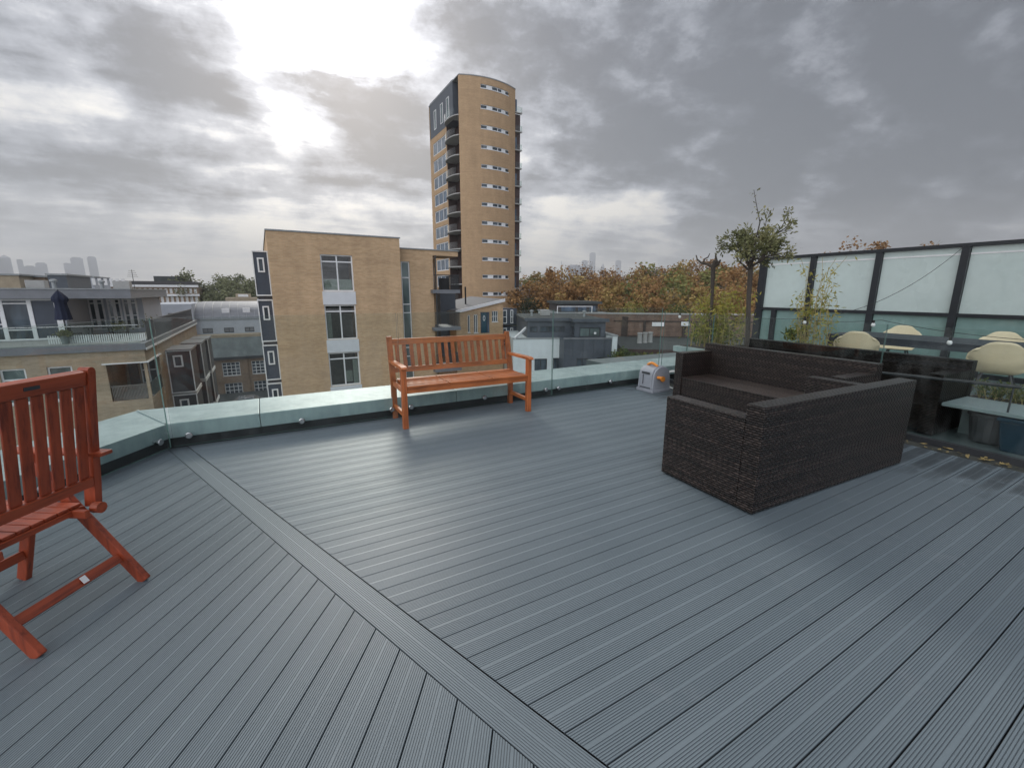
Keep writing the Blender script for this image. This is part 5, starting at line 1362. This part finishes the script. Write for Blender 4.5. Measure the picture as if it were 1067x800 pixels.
def brick_behind():
    F = Frame(75)
    t = thing('flat_roof_block', 'brown brick block with white balcony lines right of the tower foot', 'building', F, (10, 110, GROUND))
    p = far(546, 290, 110); x0 = F.inv(p.x, p.y)[0]; p = far(569, 290, 110); x1 = F.inv(p.x, p.y)[0]
    y = F.inv(p.x, p.y)[1]
    ops = [(x0 + .6 + 2.1 * k, x0 + 1.9 + 2.1 * k, z, z + 1.6) for k in range(2) for z in (-6.6, -3.6)]
    MB().wall(front(y), x0 - 3, x1 - 1.3, GROUND, 1.6, ops, .2).build('wall', M['red_brick'], t)
    for o in ops: window(t, front(y), *o, cols=2, fw=.1)
    MB().box(x0 - 3, x1 - 1.3, y + .3, y + 14, GROUND, 1.59).build('core', M['red_brick'], t)
    MB().box(x1 - 1.28, x1 + .6, y + .2, y + 10, GROUND, 2.2).build('stair_block', M['clad_blue'], t)
    MB().box(x0 - 3, x1 + .2, y - .5, y + 14, 2.21, 3.4).build('roof', M['concrete'], t)
    for z in (-1.4, -4.4): MB().box(x0 - 3, x1 - 1.1, y - 1.2, y - .002, z, z + .25).build('balcony_slab', M['white_paint'], t)
    for (px, py, d, s, lb) in ((552, 318, 70, 2.2, 'dark evergreen bush at the foot of the tower, left of the slate house'), (543, 338, 52, 1.5, 'dark shrub beside the blue bays below the tower')):
        c = far(px, py, d); rs = random.Random(int(px)); b = thing('evergreen_bush', lb, 'bush', WORLD, (c.x, c.y, GROUND), 'dark bushes below the tower'); lf = MB()
        for i in range(1500):
            v = Vector((rs.gauss(0, 1), rs.gauss(0, 1), rs.gauss(0, 1))).normalized() * rs.uniform(.5, 1.05) * s
            v.z *= 1.1; leaf_quads(lf, c + v - Vector((0, 0, s * .6)), rs, .34, None, .3 + .3 * math.sin(v.x * 3 + v.z * 4))
        lf.build('foliage', M['evergreen'], b, fix=False)
        MB().tube([(c.x, c.y, GROUND), (c.x, c.y, c.z - s)], [.2, .12], 8).build('trunk', M['bark'], b)
M['evergreen'] = leaf_mat('evergreen', [(0, (.018, .028, .018)), (.6, (.045, .060, .035)), (1, (.09, .10, .06))])
brick_behind()
def yard_wall():
    F = Frame(98)
    def L(px, py, d): p = far(px, py, d); return F.inv(p.x, p.y) + (p.z,)
    D = 46
    x0, y0, zt = L(640, 329, D); x1, y1, _ = L(735, 329, D)
    zt = L(690, 328, D)[2]; zb = L(690, 352, D)[2]
    x1 += 22; x0 -= 4
    t = thing('brick_yard_wall', 'long weathered brick wall with white plates in front of the autumn wood', 'wall', F, ((x0 + x1) / 2, y0, GROUND))
    q = front(y0)
    MB().qbox(q, x0, x1, GROUND, zt, -.4, 0).build('brickwork', M['red_brick'], t)
    MB().qbox(q, x0, x1, zt + .002, zt + .12, -.46, .06).build('coping', M['concrete'], t)
    for px, wd in ((651, .30), (672, .12), (716, .16)):
        xx = L(px, 340, D)[0]; MB().qbox(q, xx - wd, xx + wd, zb - 1, zt - (.25 if wd > .2 else .7), .002, .14).build('pier', M['dark_brick'], t)
    MB().qbox(q, L(655, 350, D)[0], L(735, 350, D)[0] + 6, zb - .5, zb + .12, .002, .5).build('plinth', M['dark_brick'], t)
    MB().qbox(q, L(640, 331, D)[0], L(735, 331, D)[0] + 6, zt - .75, zt - .62, .002, .05).build('string_course', M['dark_brick'], t)
    for (a, b) in ((680, 693), (712, 722)):
        u0, u1 = L(a, 338, D)[0], L(b, 338, D)[0]; z = L(a, 338, D)[2]
        MB().qbox(q, u0, u1, z - .20, z + .20, .17, .20).build('white_plate', M['white_paint'], t)
    # low roof in front with three grey chimney pots
    D2 = 40; xa, ya, za = L(655, 357, D2)
    r = thing('yard_roof', 'low dark flat roof in the yard carrying three grey chimney pots', 'roof', F, (xa + 3, ya, GROUND))
    xb = L(700, 357, D2)[0]
    MB().box(xa - 1, xb + 9, ya - 5.5, y0 - .3, GROUND, za - .02).build('roof_deck', M['roof_flat'], r)
    MB().box(xa - 1.1, xb + 9, ya - 5.6, ya - 5.5, GROUND, za + .12).build('edge_board', M['timber_dark'], r)
    for i, px in enumerate((666.5, 673, 679.5)):
        px_ = L(px, 357, D2)
        c = thing('chimney_pot', ('grey chimney pot nearest the white house, left of its row of three', 'grey chimney pot standing between the two others on the yard roof', 'grey chimney pot at the right end of its row of three')[i], 'chimney pot', F, (px_[0], ya + .4 * i, za), 'grey chimney pots on the yard roof')
        MB().lathe([(.235, -.02), (.21, .1), (.19, .75), (.23, .80), (.23, .90), (.15, .92), (.14, .80)], (px_[0], ya + .4 * i, za), 18).build('pot', M['concrete'], c, smooth=False)
    # rough ground cover of the yard
    g = MB(); rs = random.Random(6)
    for i in range(1800):
        px, py = rs.uniform(640, 745), rs.uniform(358, 378)
        p = far(px, py, rs.uniform(30, 34)); leaf_quads(g, Vector((p.x, p.y, za - .4 + rs.uniform(-.3, .5) - (D2 - 32) * .03)), rs, .28, Vector((0, 0, .7)), rs.random())
    o = g.build('ivy_bank', M['herb_leaf'], fix=False); tag(o, 'brown green ivy and brush covering the bank below the yard roof', 'undergrowth', kind='stuff')
    for (px, py, d, s, lb) in ((648, 372, 31, .9, 'olive green shrub growing beside the white house wall'), (742, 345, 30, 1.3, 'pale green shrub at the end of the yard wall'), (660, 324, 52, 1.6, 'yellow leaved shrub topping the brick yard wall on its left'), (705, 325, 53, 1.5, 'green shrub topping the brick yard wall near its middle')):
        c = far(px, py, d); b = thing('garden_shrub', lb, 'shrub', WORLD, (c.x, c.y, GROUND), 'shrubs round the brick yard'); lf = MB()
        for i in range(1000):
            v = Vector((rs.gauss(0, 1) * 1.3, rs.gauss(0, 1), rs.gauss(0, 1))).normalized() * rs.uniform(.4, 1.05) * s
            leaf_quads(lf, c + v - Vector((0, 0, s * .3)), rs, .22, None, .4 + .3 * math.sin(v.x * 3 + v.z * 4))
        lf.build('foliage', M['bamboo_leaf'] if px == 660 else M['herb_leaf'], b, fix=False)
        MB().tube([(c.x, c.y, GROUND), (c.x, c.y, c.z - s * .5)], [.12, .08], 8).build('trunk', M['bark'], b)
yard_wall()

# ------------------------------------------------------------------ far left block, pale trees
def far_block():
    F = GRID
    def L(px, py, d=130): p = far(px, py, d); return F.inv(p.x, p.y) + (p.z,)
    t = thing('long_office_block', 'long brick block with white window bands and dark roof plant far on the left', 'building', F, (-40, 130, GROUND))
    x0, y, _ = L(132, 300); x1 = L(207, 300)[0]
    # keep the block on the grid: front at y
    q = front(y); zz = lambda py: L(165, py)[2]
    rows = [(zz(305.5), zz(300.5)), (zz(317), zz(309))]
    mb = MB(); ops = []
    n = 14
    for (z0, z1) in rows:
        for k in range(n): ops.append((x0 + (x1 - x0) * (k + .15) / n, x0 + (x1 - x0) * (k + .72) / n, z0, z1))
    mb.wall(q, x0 - 25, x1, GROUND, zz(299), ops, .25); mb.wall(side(x1), y, y + 16, GROUND, zz(299)); mb.build('wall', M['brown_brick'], t)
    for o in ops: window(t, q, *o, cols=2, fw=.16, inset=.12, sill=False)
    for py in (298, 307.5): MB().qbox(q, x0 - 25, x1 + .2, zz(py) - .25, zz(py) + .25, .002, .5).build('white_band', M['white_paint'], t)
    MB().box(x0 - 25, x1, y + .3, y + 16, GROUND, zz(299) - .02).build('core', M['dark_brick'], t)
    MB().box(x0 - 25, x1 - .5, y + 1.5, y + 15, zz(298) + .3, zz(293)).build('attic_storey', M['clad_dark'], t)
    xa, xb = L(158, 290)[0], L(189, 290)[0]
    MB().box(xa, xb, y + 3, y + 12, zz(293) + .002, zz(287.5)).build('roof_plant', M['roof_flat'], t)
far_block()
M['wood_rust'] = leaf_mat('wood_rust', [(0, (.135, .075, .032)), (.5, (.265, .150, .062)), (1, (.39, .235, .10))], .8, .15)
M['wood_ochre'] = leaf_mat('wood_ochre', [(0, (.14, .098, .036)), (.5, (.27, .19, .068)), (1, (.42, .31, .12))], .8, .15)
M['wood_bare'] = leaf_mat('wood_bare', [(0, (.10, .088, .08)), (.5, (.19, .17, .155)), (1, (.28, .25, .23))], .85, .1)
M['wood_green'] = leaf_mat('wood_green', [(0, (.07, .085, .025)), (.5, (.17, .18, .06)), (1, (.28, .27, .10))], .8, .15)
M['wood_pale'] = leaf_mat('wood_pale', [(0, (.07, .085, .045)), (.5, (.15, .165, .085)), (1, (.24, .25, .14))], .8, .15)
TREE_TOP = {}
def tree_proto(kind, mat, h, rs, leaves, size, airy=.0):
    """tapered trunk, limbs, crown of leaf clumps; built at the origin, foot at z = 0"""
    t = bpy.data.objects.new(kind, None); COL.objects.link(t); BASE[t.name] = Vector((0, 0, 0))
    tr = MB(); tips = []
    top = h * .34
    tr.tube([(0, 0, 0), (.1, .05, top * .5), (.05, .1, top)], [h * .020, h * .016, h * .013], 8)
    lim = []
    for k in range(7):
        a = k * 6.283 / 7 + rs.uniform(-.3, .3); el = rs.uniform(.5, 1.25)
        d = Vector((math.cos(a) * math.cos(el), math.sin(a) * math.cos(el), math.sin(el)))
        p = Vector((.05, .1, top * rs.uniform(.75, 1.0))); L = h * rs.uniform(.30, .52)
        pts = [p, p + d * L * .4 + Vector((0, 0, L * .05)), p + d * L * .75 + Vector((0, 0, L * .12)), p + d * L + Vector((0, 0, L * .22))]
        tr.tube(pts, [h * .009, h * .007, h * .004, h * .002], 6); lim.append(pts)
        for m in range(4):
            b = pts[1 + m % 3]; dd = (d + Vector((rs.gauss(0, .6), rs.gauss(0, .6), rs.uniform(.1, .8)))).normalized(); l2 = L * rs.uniform(.3, .55)
            e = b + dd * l2; tr.tube([b, b.lerp(e, .5) + Vector((0, 0, .1)), e], [h * .004, h * .003, h * .0012], 5); lim.append([b, b.lerp(e, .5), e, e + dd * l2 * .2])
            for s_ in range(3):
                e2 = e + Vector((rs.gauss(0, 1), rs.gauss(0, 1), rs.uniform(.2, 1.2))).normalized() * l2 * .45
                tr.tube([b.lerp(e, .6 + .2 * s_), e2], [h * .002, h * .0006], 4)
    tr.build('trunk', M['bark_far'], t)
    lf = MB(); clumps = []
    for pts in lim:
        for _ in range(3): clumps.append((pts[-1] + Vector((rs.gauss(0, h * .05), rs.gauss(0, h * .05), rs.gauss(0, h * .045))), h * rs.uniform(.045, .095), rs.uniform(.2, .8)))
    for i in range(leaves):
        c, r, tn = clumps[rs.randrange(len(clumps))]
        v = Vector((rs.gauss(0, 1), rs.gauss(0, 1), rs.gauss(0, .8))).normalized() * r * rs.random() ** .4
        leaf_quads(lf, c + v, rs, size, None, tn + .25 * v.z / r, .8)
    zz = sorted(v.z for v in lf.v); TREE_TOP[t.name] = zz[int(len(zz) * .985)]
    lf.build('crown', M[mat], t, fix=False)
    return t
M['bark_far'] = plain('bark_far', (.17, .15, .135), .9, .3, 2)
def autumn_wood():
    rs = random.Random(12)
    kinds = {
        'rust': ('autumn_tree', 'rust orange leaved tree standing in the autumn wood beyond the brick wall', [tree_proto('autumn_tree', 'wood_rust', 17, rs, 9000, .36) for _ in range(2)]),
        'ochre': ('autumn_tree', 'golden ochre leaved tree standing in the autumn wood beyond the brick wall', [tree_proto('autumn_tree', 'wood_ochre', 16, rs, 8600, .36) for _ in range(2)]),
        'bare': ('bare_wood_tree', 'grey brown nearly leafless tree standing in the autumn wood beyond the brick wall', [tree_proto('bare_wood_tree', 'wood_bare', 16, rs, 3600, .20) for _ in range(2)]),
        'green': ('green_wood_tree', 'olive green tree standing in the autumn wood beyond the brick wall', [tree_proto('green_wood_tree', 'wood_green', 14, rs, 8000, .34) for _ in range(2)]),
    }
    used = {k: [0] * len(v[2]) for k, v in kinds.items()}
    seq = ['rust', 'ochre', 'rust', 'green', 'ochre', 'bare', 'rust', 'rust', 'ochre', 'bare', 'green', 'rust', 'bare', 'ochre', 'rust', 'rust']
    i = 0
    spots = []
    # three ragged ranks of trees, tallest line at the back; (photo column, distance, crown top row)
    for px in range(536, 830, 11): spots.append((px + rs.uniform(-4, 4), rs.uniform(98, 118), rs.uniform(277, 288) if px > 600 else rs.uniform(287, 292)))
    for px in range(560, 820, 15): spots.append((px + rs.uniform(-5, 5), rs.uniform(80, 92), rs.uniform(288, 299)))
    for px in range(575, 800, 19): spots.append((px + rs.uniform(-5, 5), rs.uniform(64, 72), rs.uniform(303, 312)))
    for px in range(840, 1000, 18): spots.append((px, rs.uniform(105, 125), rs.uniform(292, 300)))
    spots += [(891, 128, 263), (915, 134, 260.5)]
    for (px, d, ty) in spots:
        k = seq[i % len(seq)]; i += 1
        if 745 < px < 800 and rs.random() < .7 or px > 835: k = 'rust'
        if 600 < px < 650 and d > 95 and rs.random() < .35: k = 'bare'
        nm, lb, protos = kinds[k]; j = rs.randrange(len(protos)); pr = protos[j]
        t = pr if used[k][j] == 0 else copy_tree(pr); used[k][j] += 1
        tp = far(px, ty, d); h0 = TREE_TOP[pr.name]
        foot = GROUND
        s = (tp.z - foot) / h0
        t.location = (tp.x, tp.y, foot); t.scale = (s * rs.uniform(.95, 1.2), s * rs.uniform(.95, 1.2), s); t.rotation_euler = (0, 0, rs.uniform(0, 6.28))
        tag(t, lb, 'tree', 'trees of the autumn wood')
    for k, v in kinds.items():
        for j, u in enumerate(used[k]):
            if u == 0:
                for c in list(v[2][j].children): bpy.data.objects.remove(c)
                bpy.data.objects.remove(v[2][j])
    bank = MB().prism([(p.x, p.y) for p in (far(520, 300, 62), far(1060, 300, 62), far(1060, 300, 150), far(520, 300, 150))], GROUND - .1, GROUND + 2)
    structure(bank.build('wood_floor', plain('wood_floor', (.07, .05, .03), .95, .4, .6)))
    # under-storey that closes the foot of the wood
    mb = MB()
    for i in range(9000):
        px = rs.uniform(545, 1000); d = rs.uniform(60, 112); p = far(px, rs.uniform(312, 335), d)
        z = rs.uniform(GROUND + 3, GROUND + 11.5) if d > 75 else rs.uniform(GROUND + 4, GROUND + 12.5)
        leaf_quads(mb, Vector((p.x, p.y, z)), rs, .75, None, rs.random(), .8)
    o = mb.build('wood_understorey', M['wood_bare'], fix=False); tag(o, 'brown brush filling the foot of the autumn wood', 'undergrowth', kind='stuff')
autumn_wood()
def pale_trees():
    rs = random.Random(77); base = [tree_proto('pale_tree', 'wood_pale', 15, rs, 8000, .34) for _ in range(2)]
    pts = [(207, 140, 294), (218, 150, 291), (230, 136, 290), (243, 150, 289), (256, 138, 291), (268, 146, 292), (280, 150, 290), (222, 128, 300), (246, 128, 299)]
    lab = 'pale grey green tree in the clump between the far block and the dark bays'
    for i, (px, d, ty) in enumerate(pts):
        t = base[i] if i < 2 else copy_tree(base[i % 2]); tp = far(px, ty, d); s = (tp.z - GROUND) / TREE_TOP[base[i % 2].name]
        t.location = (tp.x, tp.y, GROUND); t.scale = (s, s, s); t.rotation_euler = (0, 0, rs.uniform(0, 6.28)); tag(t, lab, 'tree', 'pale trees on the left')
pale_trees()
def left_rooftops():
    F = GRID
    for (px0, px1, py0, py1, d, mat, nm, lb) in (
        (-30, 27, 287, 297, 60, 'tan', 'rooftop_block', 'pale fluted rooftop block at the left border under the hazy towers'),
        (28, 50, 289, 298, 62, 'brown_brick', 'rooftop_block', 'small brown rooftop block right of the fluted one'),
        (51, 72, 287, 296, 56, 'clad_slate', 'plant_room', 'dark slate rooftop plant room behind the parasol'),
        (73, 100, 289, 297, 75, 'grey_render', 'rooftop_block', 'low roof with red and white striped edge right of the parasol top')):
        p, r = far(px0, py1, d), far(px1, py1, d); a, b = F.inv(p.x, p.y), F.inv(r.x, r.y); zt = far((px0 + px1) / 2, py0, d).z
        t = thing(nm, lb, 'building', F, ((a[0] + b[0]) / 2, a[1], GROUND), None)
        MB().box(a[0], b[0], min(a[1], b[1]), max(a[1], b[1]) + 6, GROUND, zt).build('wall', M[mat], t)
        MB().box(a[0] - .1, b[0] + .1, min(a[1], b[1]) - .1, max(a[1], b[1]) + 6.1, zt + .002, zt + .15).build('roof_edge', M['lead'], t)
        if px0 == 73:
            e = MB()
            for k in range(9): e.box(a[0] + .4 + k * .55, a[0] + .7 + k * .55, min(a[1], b[1]) - .16, min(a[1], b[1]) - .01, zt - .9, zt - .1)
            e.build('painted_panels', M['white_paint'], t)
left_rooftops()

# ------------------------------------------------------------------ skylines
def skyline():
    def twr(label, px0, px1, py, d, kind='slab', steps=()):
        p, r = far(px0, 300, d), far(px1, 300, d); w = (r - p).length; c = (p + r) / 2; zt = far((px0 + px1) / 2, py, d).z
        F = Frame(math.degrees(math.atan2((r - p).x, (r - p).y)), c[:2])
        t = thing('skyline_tower', label, 'skyscraper', F, (0, 0, GROUND), 'hazy skyline towers')
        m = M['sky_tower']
        if kind == 'slab':
            MB().box(-w / 2, w / 2, -w * .3, w * .3, GROUND, zt).build('shaft', m, t)
            MB().box(-w * .36, w * .36, -w * .2, w * .2, zt + .02, zt + w * .12).build('roof_plant', m, t)
        elif kind == 'pyramid':
            MB().box(-w / 2, w / 2, -w / 2, w / 2, GROUND, zt - w * .35).hexa([(-w / 2, -w / 2, zt - w * .35 + .01), (w / 2, -w / 2, zt - w * .35 + .01), (w / 2, w / 2, zt - w * .35 + .01), (-w / 2, w / 2, zt - w * .35 + .01), (-1, -1, zt), (1, -1, zt), (1, 1, zt), (-1, 1, zt)]).build('shaft', m, t)
        elif kind == 'spire':
            MB().hexa([(-w / 2, -w / 2, GROUND), (w / 2, -w / 2, GROUND), (w / 2, w / 2, GROUND), (-w / 2, w / 2, GROUND), (-w * .34, -w * .34, zt * .52), (w * .34, -w * .34, zt * .52), (w * .34, w * .34, zt * .52), (-w * .34, w * .34, zt * .52)]).build('shaft', m, t)
            MB().hexa([(-w * .2, -w * .2, zt * .52), (w * .2, -w * .2, zt * .52), (w * .2, w * .2, zt * .52), (-w * .2, w * .2, zt * .52), (-1, -1, zt), (1, -1, zt), (1, 1, zt), (-1, 1, zt)]).build('spire', m, t)
        elif kind == 'round':
            MB().lathe([(w * .42, GROUND), (w * .5, zt * .45), (w * .42, zt * .8), (w * .2, zt * .96), (2, zt)], (0, 0, 0), 18).build('shaft', m, t)
        return t
    twr('hazy broad tower cut by the left border', -14, 6, 269, 2600)
    twr('hazy pyramid topped tower, second from the left border', 6, 18, 266, 2620, 'pyramid')
    twr('hazy slim tower just right of the left border pair', 23.5, 30, 271, 2600)
    twr('hazy low broad block between the two left skyline groups', 30, 42, 278, 2650)
    twr('hazy stepped tower left of the parasol', 42, 54, 275, 2600)
    twr('hazy tower directly above the parasol', 71, 79, 275, 2640)
    twr('hazy taller tower with stepped top right of the parasol', 79, 92, 269.5, 2600)
    twr('hazy lone tall tower at the right end of the left skyline', 96.5, 106, 268.5, 2620)
    twr('hazy slender spired skyscraper above the autumn wood', 580.5, 588.5, 271.5, 2900, 'spire')
    twr('pale nearer tower block with red brown stripes above the wood', 591, 606, 278, 1300)
    twr('hazy slab tower left of the tallest one above the wood', 605, 611.5, 272, 2900)
    twr('tallest hazy tower of the skyline above the wood', 613, 619.3, 264, 2950)
    twr('hazy rounded tower right of the tallest one', 624, 630, 275, 2900, 'round')
    twr('faint hazy tower top just over the tallest orange trees', 640, 646, 272, 2950)
    twr('faint hazy spire over the wood, rightmost of the skyline', 664, 671, 277, 3000, 'spire')
skyline()

# ------------------------------------------------------------------ air
HAZE = 0.00040
if HAZE:
    m = bpy.data.materials.new('haze_air'); m.use_nodes = True; k = N(m); k.n.clear()
    out = k.new('ShaderNodeOutputMaterial'); v = k.new('ShaderNodeVolumePrincipled')
    v.inputs['Color'].default_value = (.80, .84, .90, 1); v.inputs['Density'].default_value = HAZE; v.inputs['Anisotropy'].default_value = .3
    k.link(v.outputs[0], out.inputs['Volume'])
    h = MB().box(-3300, 2200, -120, 3300, GROUND - 1.5, 330).build('haze', m)
    tag(h, 'thin grey haze softening the distant city skyline', 'haze', kind='stuff')
